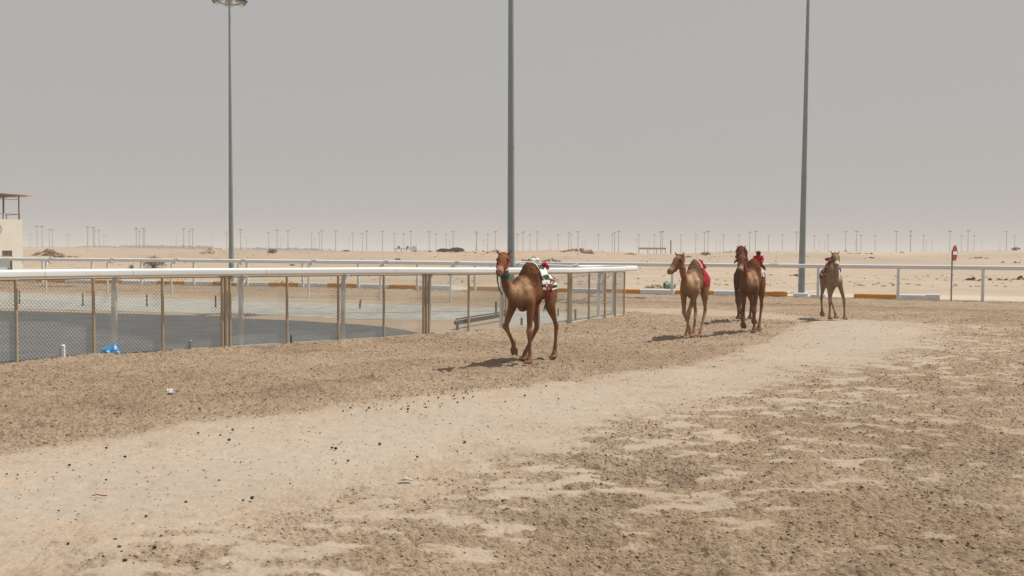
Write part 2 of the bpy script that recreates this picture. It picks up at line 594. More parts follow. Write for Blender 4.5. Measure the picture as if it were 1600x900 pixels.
    inf_c = np.array([0.34, 0.262, 0.184]) * (0.9 + 0.25 * (tone - 0.5))[:, None]
    c = c * (1 - infield)[:, None] + inf_c * infield[:, None]
    # streaks left by tyres along the far straight
    tr = sstep(0.50, 0.72, fbm(x * 0.10, (y - ys) * 1.0, 0.9, 3, 131)) * sstep(14, 9, ys - y) * (1 - bey) * (1 - infield)
    c = c * (1 - 0.22 * tr)[:, None]
    sand = SANDF[None, :] * (0.92 + 0.3 * (tone - 0.5))[:, None]
    c = c * (1 - bey)[:, None] + sand * bey[:, None]
    c = c * (1 - pave)[:, None] + (PAVE[None, :] * (0.95 + 0.2 * (tone - 0.5))[:, None]) * pave[:, None]
    return h, c, packed, rough


def grid_object(name, X, Y, Z, C, m, A=None):
    R, K = X.shape
    v = np.stack([X, Y, Z], -1).reshape(-1, 3).astype(np.float32)
    idx = np.arange(R * K).reshape(R, K)
    q = np.stack([idx[:-1, :-1], idx[:-1, 1:], idx[1:, 1:], idx[1:, :-1]], -1).reshape(-1, 4).astype(np.int32)
    me = bpy.data.meshes.new(name)
    me.vertices.add(len(v)); me.vertices.foreach_set('co', v.ravel())
    me.loops.add(q.size); me.loops.foreach_set('vertex_index', q.ravel())
    me.polygons.add(len(q))
    me.polygons.foreach_set('loop_start', np.arange(0, q.size, 4, dtype=np.int32))
    me.polygons.foreach_set('loop_total', np.full(len(q), 4, np.int32))
    me.polygons.foreach_set('use_smooth', np.ones(len(q), bool))
    me.update()
    a = me.color_attributes.new('Col', 'FLOAT_COLOR', 'POINT')
    a.data.foreach_set('color', np.concatenate([C, (np.ones(len(C)) if A is None else A)[:, None]], 1).astype(np.float32).ravel())
    me.materials.append(m)
    o = bpy.data.objects.new(name, me)
    COL.objects.link(o)
    return o


R_, K_ = 840, 960
yy = 5.6 * (92 / 5.6) ** (np.linspace(0, 1, R_))
uu = np.linspace(-1, 1, K_)
Yg = np.repeat(yy[:, None], K_, 1)
Xg = uu[None, :] * (Yg * 0.585 + 1.2)
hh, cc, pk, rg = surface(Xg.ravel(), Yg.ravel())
# ground behind the kerb climbs gently towards the sand crest
CREST_PX = [-300, 0, 100, 200, 300, 400, 500, 600, 700, 760, 830, 900, 950, 1000, 1050, 1110, 1200, 1300, 1400, 1500, 1600, 1900]
CREST_PY = [384, 385.2, 386, 387.6, 389, 390.3, 391.7, 393, 393.8, 391.5, 391.3, 390, 393, 395.5, 397, 394, 392.3, 392.2, 394, 392.6, 390.4, 388]
CREST_D = 150.0


def crest_height(x, y):
    px = 800 + F * x / np.maximum(y, 1)
    py = np.interp(px, CREST_PX, CREST_PY)
    hz = 397.4 + ROLL * (px - 800)
    return H + (hz - py) / F * CREST_D


def land(x, y):
    ch = crest_height(x, y)
    up_ = ch * sstep(62, CREST_D, y) ** 1.25
    dn = 1 - sstep(CREST_D, CREST_D + 90, y) * 0.85
    n = (fbm(x, y, 14, 5, 201) - 0.5) * 0.55 * sstep(62, 90, y) * (1 - 0.5 * sstep(CREST_D - 30, CREST_D, y))
    return up_ * dn + n


Zg = hh.reshape(R_, K_) + land(Xg, Yg)
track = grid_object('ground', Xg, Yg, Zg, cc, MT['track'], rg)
tag(track, kind='structure')

# far desert sheet to the horizon (dips under the near ground)
yb = np.concatenate([[-60, -20, 0, 20, 50, 80, 88, 90.5], np.linspace(92, 260, 150), 260 * (5200 / 260) ** np.linspace(0.02, 1, 60)])
ub = np.linspace(-1, 1, 361)
Yb = np.repeat(yb[:, None], 361, 1)
Xb = np.sign(ub)[None, :] * (np.abs(ub)[None, :] ** 1.0) * (np.maximum(Yb, 0) * 0.95 + 60)
zb = land(Xb, Yb)
zb = np.where(Yb < 91.9, np.minimum(zb, 0) - 0.35 + 0.003 * np.clip(Yb, 0, 90), zb)
zb = np.where(Yb > 600, -0.2, zb)
xf, yf = Xb.ravel(), Yb.ravel()
tn = fbm(xf, yf, 22, 5, 301)
cb = SANDF[None, :] * (0.88 + 0.45 * (tn - 0.5))[:, None]
rd = sstep(0.55, 0.7, fbm(xf * 0.4, yf, 30, 4, 311))[:, None] * 0.4
cb = cb * (1 - rd) + np.array([0.36, 0.25, 0.165])[None, :] * rd
desert = grid_object('desert', Xb, Yb, zb, cb, MT['desert'])
tag(desert, kind='structure')


def terrain_z(x, y):
    return float(land(np.array([float(x)]), np.array([float(y)]))[0])


def find_y(px, py, y0=56.0, y1=152.0):
    ys_ = np.linspace(y0, y1, 400)
    d = ray(px, horizon(px))
    xs_ = d.x / d.y * ys_
    tz = land(xs_, ys_)
    rd_ = ray(px, py)
    rz_ = H + rd_.z / rd_.y * ys_
    i = np.where(rz_ <= tz)[0]
    return float(ys_[i[0]]) if len(i) else CREST_D - 6.0


# sheets: asphalt and gravel inside the rails
def sheet(name, poly, z, m, cell=0.35, seed=1):
    xs = [p.x for p in poly]; ys = [p.y for p in poly]
    P = [(p.x, p.y) for p in poly]
    # fine outline with small irregularities
    dense = []
    n = len(P)
    for i in range(n):
        a = np.array(P[i]); b = np.array(P[(i + 1) % n])
        L = np.linalg.norm(b - a)
        k = max(1, int(L / 0.18))
        nrm = np.array([b[1] - a[1], a[0] - b[0]]) / (L + 1e-9)
        for j in range(k):
            p = a + (b - a) * j / k
            q = float(fbm(np.array([p[0]]), np.array([p[1]]), 1.1, 4, seed)[0]) - 0.5
            dense.append(p + nrm * q * 0.30)
    me = bpy.data.meshes.new(name)
    import bmesh
    bm = bmesh.new()
    vs = [bm.verts.new((p[0], p[1], z)) for p in dense]
    bm.faces.new(vs)
    bmesh.ops.triangulate(bm, faces=bm.faces[:])
    bmesh.ops.recalc_face_normals(bm, faces=bm.faces[:])
    if bm.faces[0].normal.z < 0:
        bmesh.ops.reverse_faces(bm, faces=bm.faces[:])
    bm.to_mesh(me)
    bm.free()
    me.materials.append(m)
    o = bpy.data.objects.new(name, me)
    COL.objects.link(o)
    return tag(o, kind='structure')


sheet('gravel_strip', GRAV, 0.004, MT['gravel'], seed=3)
sheet('asphalt', ASPH, 0.008, MT['asphalt'], seed=4)

# ------------------------------------------------------------------ clods (nobody could count them)
def clods(name, n, ymin, ymax, smin, smax, seed, m, cond):
    r = np.random.default_rng(seed)
    t = r.random(n * 3)
    y = ymin * (ymax / ymin) ** (t ** 0.85)
    x = (r.random(n * 3) * 2 - 1) * (y * 0.50 + 1.0)
    h, c, p, rgh = surface(x, y)
    ok = cond(x, y, p, rgh, r)
    x, y, h = x[ok][:n], y[ok][:n], h[ok][:n]
    k = len(x)
    # low icosahedra pushed out of shape
    ph = (1 + 5 ** 0.5) / 2
    iv = np.array([(-1, ph, 0), (1, ph, 0), (-1, -ph, 0), (1, -ph, 0), (0, -1, ph), (0, 1, ph), (0, -1, -ph), (0, 1, -ph), (ph, 0, -1), (ph, 0, 1), (-ph, 0, -1), (-ph, 0, 1)]) / 1.9
    fi = np.array([(0, 11, 5), (0, 5, 1), (0, 1, 7), (0, 7, 10), (0, 10, 11), (1, 5, 9), (5, 11, 4), (11, 10, 2), (10, 7, 6), (7, 1, 8), (3, 9, 4), (3, 4, 2), (3, 2, 6), (3, 6, 8), (3, 8, 9), (4, 9, 5), (2, 4, 11), (6, 2, 10), (8, 6, 7), (9, 8, 1)])
    s = smin * (smax / smin) ** (r.random(k) ** 1.8) * (0.62 + 0.035 * y)
    jit = 1 + (r.random((k, 12, 1)) - 0.5) * 0.55
    V = iv[None] * jit
    a = r.random(k) * 6.283
    ca, sa = np.cos(a)[:, None], np.sin(a)[:, None]
    sxy = 0.8 + 0.6 * r.random((k, 1))
    vx = V[:, :, 0] * sxy
    X = (vx * ca - V[:, :, 1] * sa) * s[:, None] + x[:, None]
    Y = (vx * sa + V[:, :, 1] * ca) * s[:, None] + y[:, None]
    Z = V[:, :, 2] * (0.55 + 0.35 * r.random((k, 1))) * s[:, None] + h[:, None] + s[:, None] * 0.25
    v = np.stack([X, Y, Z], -1).reshape(-1, 3).astype(np.float32)
    q = (fi[None] + (np.arange(k) * 12)[:, None, None]).reshape(-1, 3).astype(np.int32)
    me = bpy.data.meshes.new(name)
    me.vertices.add(len(v)); me.vertices.foreach_set('co', v.ravel())
    me.loops.add(q.size); me.loops.foreach_set('vertex_index', q.ravel())
    me.polygons.add(len(q))
    me.polygons.foreach_set('loop_start', np.arange(0, q.size, 3, dtype=np.int32))
    me.polygons.foreach_set('loop_total', np.full(len(q), 3, np.int32))
    me.update()
    me.materials.append(m)
    o = bpy.data.objects.new(name, me)
    COL.objects.link(o)
    return o


o = clods('dirt_clods', 38000, 6.0, 34, 0.003, 0.016, 5, MT['clod'], lambda x, y, p, g, r: (g > 0.4) & (fbm(x, y, 0.7, 3, 401) + r.random(len(x)) * 0.5 > 0.62))
tag(o, 'small brown clods of loose earth scattered over the churned track', 'clods', kind='stuff')
o = clods('fine_crumbs', 3500, 6.0, 30, 0.004, 0.012, 6, MT['clod'], lambda x, y, p, g, r: (p > 0.6))
tag(o, 'sparse tiny crumbs of earth lying on the pale packed path', 'crumbs', kind='stuff')

# ------------------------------------------------------------------ running rails
class Path:
    def __init__(s, pts):
        s.p = pts
        s.c = [0.0]
        for a, b in zip(pts, pts[1:]): s.c.append(s.c[-1] + (b - a).length)
        s.c = np.array(s.c)
        s.L = float(s.c[-1])
        s.x = np.array([p.x for p in pts]); s.y = np.array([p.y for p in pts])

    def at(s, t):
        return Vector((float(np.interp(t, s.c, s.x)), float(np.interp(t, s.c, s.y)), 0))

    def tan(s, t):
        return (s.at(min(t + 0.1, s.L)) - s.at(max(t - 0.1, 0))).normalized()

    def out(s, t):
        v = s.tan(t)
        return Vector((v.y, -v.x, 0))

    def near(s, q):
        i = int(np.argmin((s.x - q.x) ** 2 + (s.y - q.y) ** 2))
        return float(s.c[i])


def rail_profile(wd, ht):
    """flat faced, round topped aluminium rail section"""
    pr = []
    for k in range(9):
        a = math.pi * k / 8
        pr.append((wd / 2 * math.cos(a), ht - wd / 2 + wd / 2 * math.sin(a)))
    pr += [(-wd / 2, 0.012), (-wd / 2 + 0.012, 0), (wd / 2 - 0.03, 0), (wd / 2, 0.035)]
    return pr


RZ = 1.525
inner = empty('running_rail', APATH[0])
tag(inner, 'white inner running rail that bends back on itself in a hairpin above the mesh fence', 'running rail', 'white rails of the camel track')
loc0 = -Vector(inner.location)
apw = Path(offset_path(APATH, 0.22))
mb = MB()
sA0, sA1 = apw.near(ground(600, 528)), apw.near(ground(888, 505))


sB0, sB1 = apw.near(BP[-1]), apw.near(BP[-3])


def rz_at(t): return float(np.interp(t, [sA0, sA1, sB0, sB1], [RZ, 1.465, 1.475, 1.535]))


mb.sweep([p + loc0 + Vector((0, 0, rz_at(float(c_)))) for p, c_ in zip(apw.p, apw.c)], rail_profile(0.10, 0.155))
mb.build('rail', MT['white'], inner, sharp=30)
AP = Path(APATH)
# joints between rail lengths
for px in (62, 410, 606, 912, 205, 760):
    t = apw.near(ground(px, 0.0 + float(np.interp(px, [-110, 24, 184, 383, 542, 678, 888, 990], [581, 568, 554, 541, 532, 524, 505, 491]))))
    c = apw.at(t)
    tg = apw.tan(t)
    j = MB().sweep([c - tg * 0.004 + loc0 + Vector((0, 0, rz_at(t) - 0.002)), c + tg * 0.004 + loc0 + Vector((0, 0, rz_at(t) - 0.002))], rail_profile(0.104, 0.159))
    j.build('joint_strip', MT['concrete'], inner)


def goose(q, o, lean, reach=0.22, r=0.055, z0=1.25, zr=0.27):
    """post rooted at q, bending outward over the top to carry the rail"""
    pts = [q + Vector((0, 0, -0.15)), q + Vector((0, 0, 0.45)), q + o * lean * 0.5 + Vector((0, 0, 0.95)), q + o * lean + Vector((0, 0, z0))]
    cx = q + o * lean
    for k in range(1, 6):
        a = math.pi / 2 * k / 5
        rr = reach - lean
        pts.append(cx + o * (rr * (1 - math.cos(a))) + Vector((0, 0, z0 + zr * math.sin(a))))
    return pts


a_posts = [(-40, 571), (184, 553.8), (383, 541.6), (542, 532.2), (678, 523.8), (790, 515), (940, 497.3), (963, 494.0)]
for px, py in a_posts:
    q = ground(px, py)
    t = AP.near(q)
    o = AP.out(t)
    c = AP.at(t) - o * 0.10
    mb = MB().tube([p + loc0 for p in goose(c, o, 0.02, 0.24, 0.055, 1.38, rz_at(apw.near(c)) - 1.36)], 0.056, 12)
    mb.build('curved_post', MT['white'], inner)
for (px, py), q in list(zip(BPX, BP))[:]:
    t = AP.near(q)
    o = AP.out(t)
    # the far side of the hairpin: arms reach away to the outer side
    pts = goose(q, o, 0.02, 0.40, 0.05)
    side = Vector((0.0, 0, 0))
    mb = MB().tube([p + loc0 for p in pts], 0.048, 10)
    # forward arm seen as the white hook over the rail
    top = q + Vector((0, 0, 1.22 + rz_at(apw.near(q)) - 1.465))
    hook = [top, top + Vector((0.015, -0.01, 0.16)), top + Vector((0.07, -0.02, 0.29)), top + Vector((0.17, -0.02, 0.38)), top + Vector((0.34, -0.01, 0.42))]
    mb.tube([p + loc0 for p in hook], [0.054, 0.054, 0.052, 0.050, 0.045], 8)
    mb.build('curved_post', MT['white'], inner)

outer = empty('running_rail', CPATH[0])
tag(outer, 'long white outer running rail on straight posts standing before the orange and white kerb', 'running rail', 'white rails of the camel track')
loc1 = -Vector(outer.location)
mb = MB()
mb.sweep([p + loc1 + Vector((0, 0, 1.42)) for p in offset_path(CPATH, 0.02)], rail_profile(0.12, 0.19))
mb.build('rail', MT['white'], outer, sharp=30)
cpw = Path(CPATH)
for q in CP:
    t = cpw.near(q)
    o = cpw.out(t)
    mb = MB()
    c = q + loc1
    mb.box(c + Vector((0, 0, 0.66)), (0.13, 0.09, 1.56), math.atan2(cpw.tan(t).y, cpw.tan(t).x))
    mb.build('support_post', MT['white'], outer)

# ------------------------------------------------------------------ chain link fence
fence = empty('chain_link_fence', FENCE[0])
tag(fence, 'beige chain link fence with a thin top tube below the near white rail', 'fence')
lf = -Vector(fence.location)
FP = Path(fpath)
FH0 = 1.505
sF0, sF1 = FP.near(FENCE[7]), FP.near(FENCE[-1])


def fh(t): return float(np.interp(t, [sF0, sF1], [FH0, 1.45]))


postt = []
plist = [(-110, 581, 1), (24, 568, 1), (145, 557, 1), (253, 550, 1), (351, 544, 3), (447, 538, 1), (527, 533, 1), (598, 528.8, 1), (664, 524.6, 3),
         (730, 519.5, 1), (788, 514.5, 1), (840, 510, 1), (888, 505.5, 3), (918, 500.5, 1), (943, 497, 1), (959, 494.4, 1), (973, 491.8, 1)]
for px, py, k in plist:
    t = FP.near(ground(px, py))
    postt.append(t)
    c = FP.at(t) + FP.out(t) * 0.045
    tg = FP.tan(t)
    FH = fh(t)
    if k == 1:
        MB().tube([c + lf + Vector((0, 0, -0.1)), c + lf + Vector((0, 0, FH))], 0.03, 10).build('post', MT['beige'], fence)
    else:
        for dd, r in ((-0.085, 0.032), (0, 0.043), (0.085, 0.032)):
            cc2 = c + tg * dd
            MB().tube([cc2 + lf + Vector((0, 0, -0.1)), cc2 + lf + Vector((0, 0, FH + (0.03 if dd == 0 else 0)))], r, 10).build('post', MT['beige'], fence)
        MB().box(c + lf + Vector((0, 0, FH + 0.02)), (0.28, 0.09, 0.02), math.atan2(tg.y, tg.x)).build('post_cap', MT['beige'], fence)
ftop = [p + lf + Vector((0, 0, fh(float(c_)))) for p, c_ in zip(offset_path(fpath, 0.045), FP.c)]
MB().tube(ftop, 0.024, 8).build('top_tube', MT['beige'], fence)
for t in (postt[9] - 0.7, postt[12] + 0.55, postt[13] + 0.7, postt[5] - 1.0):
    c = FP.at(t) + FP.out(t) * 0.045 + lf + Vector((0, 0, fh(t)))
    tg = FP.tan(t)
    MB().tube([c - tg * 0.03, c + tg * 0.03], 0.031, 8).build('tube_clamp', MT['grime'], fence)
PITCHW = 0.072
for i in range(len(postt) - 1):
    s0, s1 = postt[i], postt[i + 1]
    mb = MB()
    z0, z1 = 0.03, min(fh(s0), fh(s1)) - 0.005
    hgt = z1 - z0
    run = hgt * 0.92
    for sg in (1, -1):
        a0 = s0 - run if sg > 0 else s0
        a1 = s1 if sg > 0 else s1 + run
        k = math.ceil(a0 / PITCHW)
        while k * PITCHW < a1:
            a = k * PITCHW
            k += 1
            # wire from (a, z0) to (a + sg*run, z1), clipped to the panel
            ta, tb = 0.0, 1.0
            lo, hi = s0 + 0.01, s1 - 0.01
            if sg > 0:
                ta = max(ta, (lo - a) / run); tb = min(tb, (hi - a) / run)
            else:
                ta = max(ta, (a - hi) / run); tb = min(tb, (a - lo) / run)
            if tb - ta < 0.02: continue
            nseg = 1 if s1 - s0 < 1.2 else 2
            pts = []
            for j in range(nseg + 1):
                tt = ta + (tb - ta) * j / nseg
                ss = a + sg * run * tt
                pts.append(FP.at(ss) + FP.out(ss) * (0.004 * sg) + Vector((0, 0, z0 + hgt * tt)) + lf)
            mb.tube(pts, 0.0034, 3, lat=(0, 0, 1), cap=False)
    o = mb.build('wire_mesh', MT['wire'], fence, smooth=False)
    o['kind'] = 'stuff'
# concrete foot of the fence
kb = [p + lf + Vector((0, 0, 0)) for p in offset_path([p for p in fpath if p.x > -7.0], -0.03)]
MB().sweep(kb, [(0.06, 0.035), (-0.06, 0.035), (-0.06, -0.1), (0.06, -0.1)]).build('concrete_foot', MT['concrete'], fence, smooth=False)

# ------------------------------------------------------------------ painted kerb
kpw = Path(offset_path(CPATH, -0.14))
bnd = [-240, -196, -150, -108, -66, -24, 19, 57, 101, 147, 190, 245, 288, 332, 376, 420, 466, 512, 556, 607, 655, 706, 731, 783, 835, 888, 942, 999, 1056, 1115, 1172, 1230]
cols = [0] * len(bnd)
orange = {(-24, 19), (57, 101), (147, 190), (245, 288), (332, 376), (420, 466), (512, 556), (607, 655), (731, 783), (835, 888), (942, 999), (1056, 1115), (1172, 1230), (-108, -66), (-196, -150)}
kerb = empty('painted_kerb', kpw.at(0))
tag(kerb, 'broken concrete kerb in alternating orange and white blocks along the outer rail', 'kerb')
kl = -Vector(kerb.location)


def kerb_s(px):
    # arc position where a pixel column crosses the kerb line
    ang = (px - 800) / F
    i = int(np.argmin(np.abs(kpw.x / kpw.y - (ang / math.cos(PITCH)))))
    return float(kpw.c[i])


kfine = Path(catmull([kpw.at(t) for t in np.linspace(0, kpw.L, 60)], 0.05))
kpw = kfine


def block(pa, pb, m, name='kerb_block', dz=0.0, tilt=0.0, chip=0, h=0.23):
    a = kerb_s(pa) + 0.012
    b = kerb_s(pb) - 0.012
    pts = [kpw.at(a + (b - a) * k / 3) for k in range(4)]
    prof = [(0.0, 0.0), (0.0, h - 0.03), (-0.03, h), (-0.22, h), (-0.25, h - 0.02), (-0.25, 0.0)]
    prof = [(u, v - 0.06 if v < 0.01 else v) for u, v in prof]
    mb = MB()
    mb.sweep([p + kl + Vector((0, 0, dz + tilt * (k - 1.5))) for k, p in enumerate(pts)], prof)
    return mb.build(name, m, kerb, smooth=False)


for a, b in zip(bnd, bnd[1:]):
    wob_ = random.uniform(-0.012, 0.012)
    if (a, b) in orange: block(a, b, MT['orange'], dz=wob_)
    elif (a, b) == (706, 731): continue
    else: block(a, b, MT['kwhite'], dz=wob_)
block(1238, 1262, MT['kwhite'], dz=-0.05)
block(1266, 1290, MT['kwhite'], dz=-0.09)
block(1334, 1399.5, MT['orange'], dz=-0.03, h=0.24)
block(1400, 1446, MT['kwhite'], dz=-0.03, h=0.25)
b_ = block(1446, 1470, MT['kwhite'], dz=0.0, h=0.26)
b_['label'] = 'last white block, standing a little higher'


def fallen_rail(px0, px1, pyb, label, tilt=0.0):
    a, b = ground(px0, pyb), ground(px1, pyb + 0.6)
    c = (a + b) / 2
    d = b - a
    mb = MB()
    n = 5
    pts = [a - c + d * k / n + Vector((0, 0, 0.16 + tilt * (k / n - .5) + 0.03 * math.sin(k * 2.1))) for k in range(n + 1)]
    mb.tube(pts, [(0.05, 0.035)] * (n + 1), 8, lat=(0, 1, 0))
    o = mb.build('fallen_rail_piece', MT['white'], loc=c)
    return tag(o, label, 'broken rail', 'broken rail pieces lying on the kerb')


fallen_rail(1229, 1283, 462.3, 'bent white rail piece across the kerb gap at the foot of the right hand mast', 0.05)
fallen_rail(339, 372, 445.8, 'bent white rail piece lying on the kerb near the foot of the left mast')

# ------------------------------------------------------------------ floodlight masts (near)
def mast(base, r0_, r1_, h, label, lean=(0, 0), head=True):
    root = empty('floodlight_mast', base)
    tag(root, label, 'floodlight mast', 'tall floodlight masts beside the track')
    n = 12
    pts = [Vector((lean[0] * k / 10, lean[1] * k / 10, h * k / 10)) for k in range(11)]
    pts[0].z = -0.3
    MB().tube(pts, [r0_ + (r1_ - r0_) * k / 10 for k in range(11)], n).build('pole', MT['mast'], root)
    MB().tube([Vector((0, 0, 0.0)), Vector((0, 0, 0.04))], r0_ * 1.9, 12).build('base_plate', MT['mast'], root)
    MB().box((0, -r0_ * 0.98, 0.9), (r0_ * 0.7, 0.03, 0.45)).build('hatch', MT['mast'], root)
    for hz__ in (0.34, 0.67):
        k_ = hz__ * h
        rr0 = r0_ + (r1_ - r0_) * hz__
        MB().tube([(lean[0] * hz__, lean[1] * hz__, k_ - 0.06), (lean[0] * hz__, lean[1] * hz__, k_ + 0.06)], rr0 + 0.008, n).build('joint_collar', MT['mast'], root)
    top = pts[-1]
    mb = MB()
    ring = [top + Vector((0.70 * math.cos(a), 0.70 * math.sin(a), -0.05)) for a in np.linspace(0, 2 * math.pi, 17)]
    mb.tube(ring, 0.04, 6)
    for a in (0.4, 2.0, 3.5, 5.1):
        mb.tube([top + Vector((0, 0, -0.25)), top + Vector((0.70 * math.cos(a), 0.70 * math.sin(a), -0.05))], 0.035, 6)
    mb.build('crown_ring', MT['mast'], root)
    for a in (0.0, 0.9, 1.9, 2.9, 3.7, 4.7, 5.6):
        c = top + Vector((0.82 * math.cos(a), 0.82 * math.sin(a), 0.08))
        R = Matrix.Rotation(a, 3, 'Z') @ Matrix.Rotation(0.6, 3, 'Y')
        fl = MB().box(c, (0.46, 0.42, 0.20), mat=R).build('floodlight', MT['farmast'], root, smooth=False)
        MB().box(c + R @ Vector((0.0, 0, -0.105)), (0.42, 0.36, 0.012), mat=R).build('lens', MT['swhite'], fl, smooth=False)
    return root


mast(depth(361.5, 59), 0.165, 0.055, 17.3, 'tall grey mast at the left, its lamp head just inside the top of the picture', lean=(-0.05, 0))
mast(depth(799, 34), 0.135, 0.07, 17.0, 'tall grey mast behind the leading camel, in the middle', lean=(-0.1, 0))
mast(depth(1253, 48), 0.172, 0.055, 17.5, 'tall grey mast between the red hooded pair and the last camel', lean=(0.12, 0))

# ------------------------------------------------------------------ far masts
fm = MB()
fm.tube([(0, 0, 0), (0, 0, 16)], [0.18, 0.11], 6)
fm.box((0, 0, 16.1), (1.7, 0.4, 0.18))
for k in (-0.7, -0.25, 0.25, 0.7): fm.box((k, 0, 16.36), (0.26, 0.4, 0.32))
proto = fm.build('floodlight_mast', MT['farmast'])
proto_used = False
T1 = [(58, 352.7), (66, 352.9), (137, 354), (146, 354.5), (213, 355.8), (224, 356), (287, 357), (301, 357.3), (376, 358), (433, 358.7), (450, 359.2), (503, 359.6),
      (524.5, 360.3), (573, 360.5), (597.5, 360.7), (642, 360.7), (670.5, 361.2), (708, 361.2), (744, 361.8), (774, 361), (817, 361.8), (839, 361.3), (888.5, 362), (903, 361.2),
      (960, 362.2), (966.5, 360.8), (1032, 361.6), (1034.5, 360.8), (1100.5, 361.8), (1106, 360.8), (1171, 361.8), (1180, 360.7), (1244, 361.6), (1321, 361.2), (1338, 360.7), (1400, 361),
      (1422.5, 360), (1483.5, 360.6), (1512, 359.5), (1572, 360.6), (-40, 352), (1660, 360.5), (1700, 360.5)]
T2 = [(77, 358), (82, 358), (148, 359), (155, 359), (218, 360.3), (226, 360.3), (296, 361), (354, 361.8), (420, 362.9), (487, 363.5), (499, 363.4), (551, 364.1), (566, 364), (616, 364.2),
      (631, 364.7), (681, 364.9), (697, 365), (745, 365), (762, 365.1), (808, 365.3), (828, 365.4), (872, 365.5), (892, 365.7), (935, 365.8), (956.5, 365.8), (998, 366), (1022, 366.2),
      (1063, 366.1), (1087, 366.3), (1130, 366.7), (1154, 366.7), (1200.5, 366.8), (1222, 366.8), (1272, 367), (1293.5, 367), (1345, 367), (1367, 367.1), (1422, 367.1), (1442.5, 367.2), (1501.5, 367.2), (1521.5, 367.3), (1585, 367.2)]
T3 = [(46, 365), (50, 365.3), (105, 366), (109, 366), (162, 367), (166, 367), (276, 369.2), (331, 370.2), (385, 370.6), (439, 371.3), (492, 372), (545.5, 372.4), (650, 374.1), (703, 374.8), (756, 375.5),
      (858, 376), (861, 376.3), (910, 376.5), (914, 376.8), (994, 374), (1014, 377), (1048, 375), (1066, 377.6), (1119, 378), (1125, 378.2), (1280, 378.2), (1288, 378), (1336, 378.4), (1447, 378.3), (1456, 378.4), (1534, 378), (1562, 378.3)]
for tier, dist, lab in ((T1, 500, 'slim grey far mast of the tallest row beyond the sand crest'), (T2, 580, 'slim grey far mast of the middle row beyond the sand crest'),
                        (T3, 820, 'faint short far mast of the most distant row in the haze')):
    for px, py in tier:
        jd = dist * (1 + 0.02 * math.sin(px))
        q = depth(px, jd)
        z = zat(px, py, jd)
        o = proto if not proto_used else proto.copy()
        if proto_used: COL.objects.link(o)
        proto_used = True
        hgt_ = 16.6
        zb_ = -0.5
        o.location = (q.x, q.y, zb_)
        o.scale = (1, 1, (z - zb_) / hgt_)
        o.rotation_euler = (0, 0, random.uniform(-0.5, 0.5))
        o['label'] = lab
        o['category'] = 'far mast'
        o['group'] = 'rows of floodlight masts on the far side of the course'

# ------------------------------------------------------------------ watch tower at the left edge
tb = depth(35.5, 68)
tower = empty('watch_tower', tb, 0.80)
tag(tower, 'cream rendered watch tower with an open roofed deck at the left edge', 'tower')
S = 0.0432
mb = MB()
# walls with openings: built from slabs round the window and the door
Wd = 7.0
zt = 4.25
wz0, wz1 = zat(20, 400, 68), zat(20, 391.5, 68)
wx1, wx0 = -(35.5 - 19.5) * S, -(35.5 - 4) * S
dz1 = zat(17, 407, 68)
dx1, dx0 = -(35.5 - 19.5) * S, -(35.5 + 3) * S
mb.box(((wx1) / 2, 0.1, zt / 2 - 0.1), (-wx1, 0.2, zt + 0.2))
mb.box(((wx1 + wx0) / 2, 0.1, (wz1 + zt) / 2), (wx1 - wx0, 0.2, zt - wz1))
mb.box(((wx1 + wx0) / 2, 0.1, (dz1 + wz0) / 2), (wx1 - wx0, 0.2, wz0 - dz1))
mb.box(((wx0 + dx0) / 2, 0.1, (dz1 + zt) / 2), (wx0 - dx0, 0.2, zt - dz1))
mb.box(((dx0 - Wd) / 2, 0.1, zt / 2 - 0.1), (dx0 + Wd, 0.2, zt + 0.2))
mb.box((-0.1, 1.85, zt / 2 - 0.1), (0.2, 3.3, zt + 0.2))
mb.box((-Wd + 0.1, 1.85, zt / 2 - 0.1), (0.2, 3.3, zt + 0.2))
mb.box((-Wd / 2, 3.4, zt / 2 - 0.1), (Wd - 0.4, 0.2, zt + 0.2))
mb.build('wall', MT['cream'], tower, smooth=False)
MB().box((-Wd / 2, 1.75, zt - 0.06), (Wd - 0.41, 3.1, 0.1)).build('deck_floor', MT['concrete'], tower, smooth=False)
wf = MB().box(((wx1 + wx0) / 2, 0.16, (wz0 + wz1) / 2), (wx1 - wx0 + 0.01, 0.05, wz1 - wz0)).build('window', MT['glass'], tower, smooth=False)
MB().box(((wx1 + wx0) / 2, -0.01, wz0 - 0.03), (wx1 - wx0 + 0.1, 0.1, 0.05)).build('sill', MT['concrete'], wf, smooth=False)
mm = MB()
for xx in (wx0 + 0.02, (wx0 + wx1) / 2, wx1 - 0.02): mm.box((xx, 0.12, (wz0 + wz1) / 2), (0.035, 0.04, wz1 - wz0))
mm.build('frame', MT['grime'], wf, smooth=False)
dr = MB().box(((dx1 + dx0) / 2 - 0.05, 0.15, dz1 / 2), (dx1 - dx0 - 0.1, 0.06, dz1)).build('door', MT['door'], tower, smooth=False)
MB().box((dx1 - 0.05, 0.13, dz1 / 2), (0.09, 0.1, dz1)).build('frame', MT['grime'], dr, smooth=False)  # dark strip standing for the shade beside the door, no real frame
hd = MB()
hd.box((dx1 - 0.24, 0.08, dz1 * 0.55), (0.03, 0.06, 0.22)); hd.box((dx1 - 0.28, 0.06, dz1 * 0.5), (0.16, 0.03, 0.03))
hd.build('handle', MT['dark'], dr, smooth=False)
rz0 = zat(30, 305.0, 68)
for k, xx in enumerate([-0.18, -1.17, -3.6, -6.8]):
    for y_ in (0.12, 3.3):
        MB().tube([(xx, y_, zt), (xx, y_, rz0)], 0.045, 8).build('deck_post', MT['grime'], tower)
for xx in (-0.08, -1.17):
    MB().box((xx, 0.08, zt + 0.21), (0.07, 0.07, 0.42)).build('rail_stub', MT['roof'], tower, smooth=False)
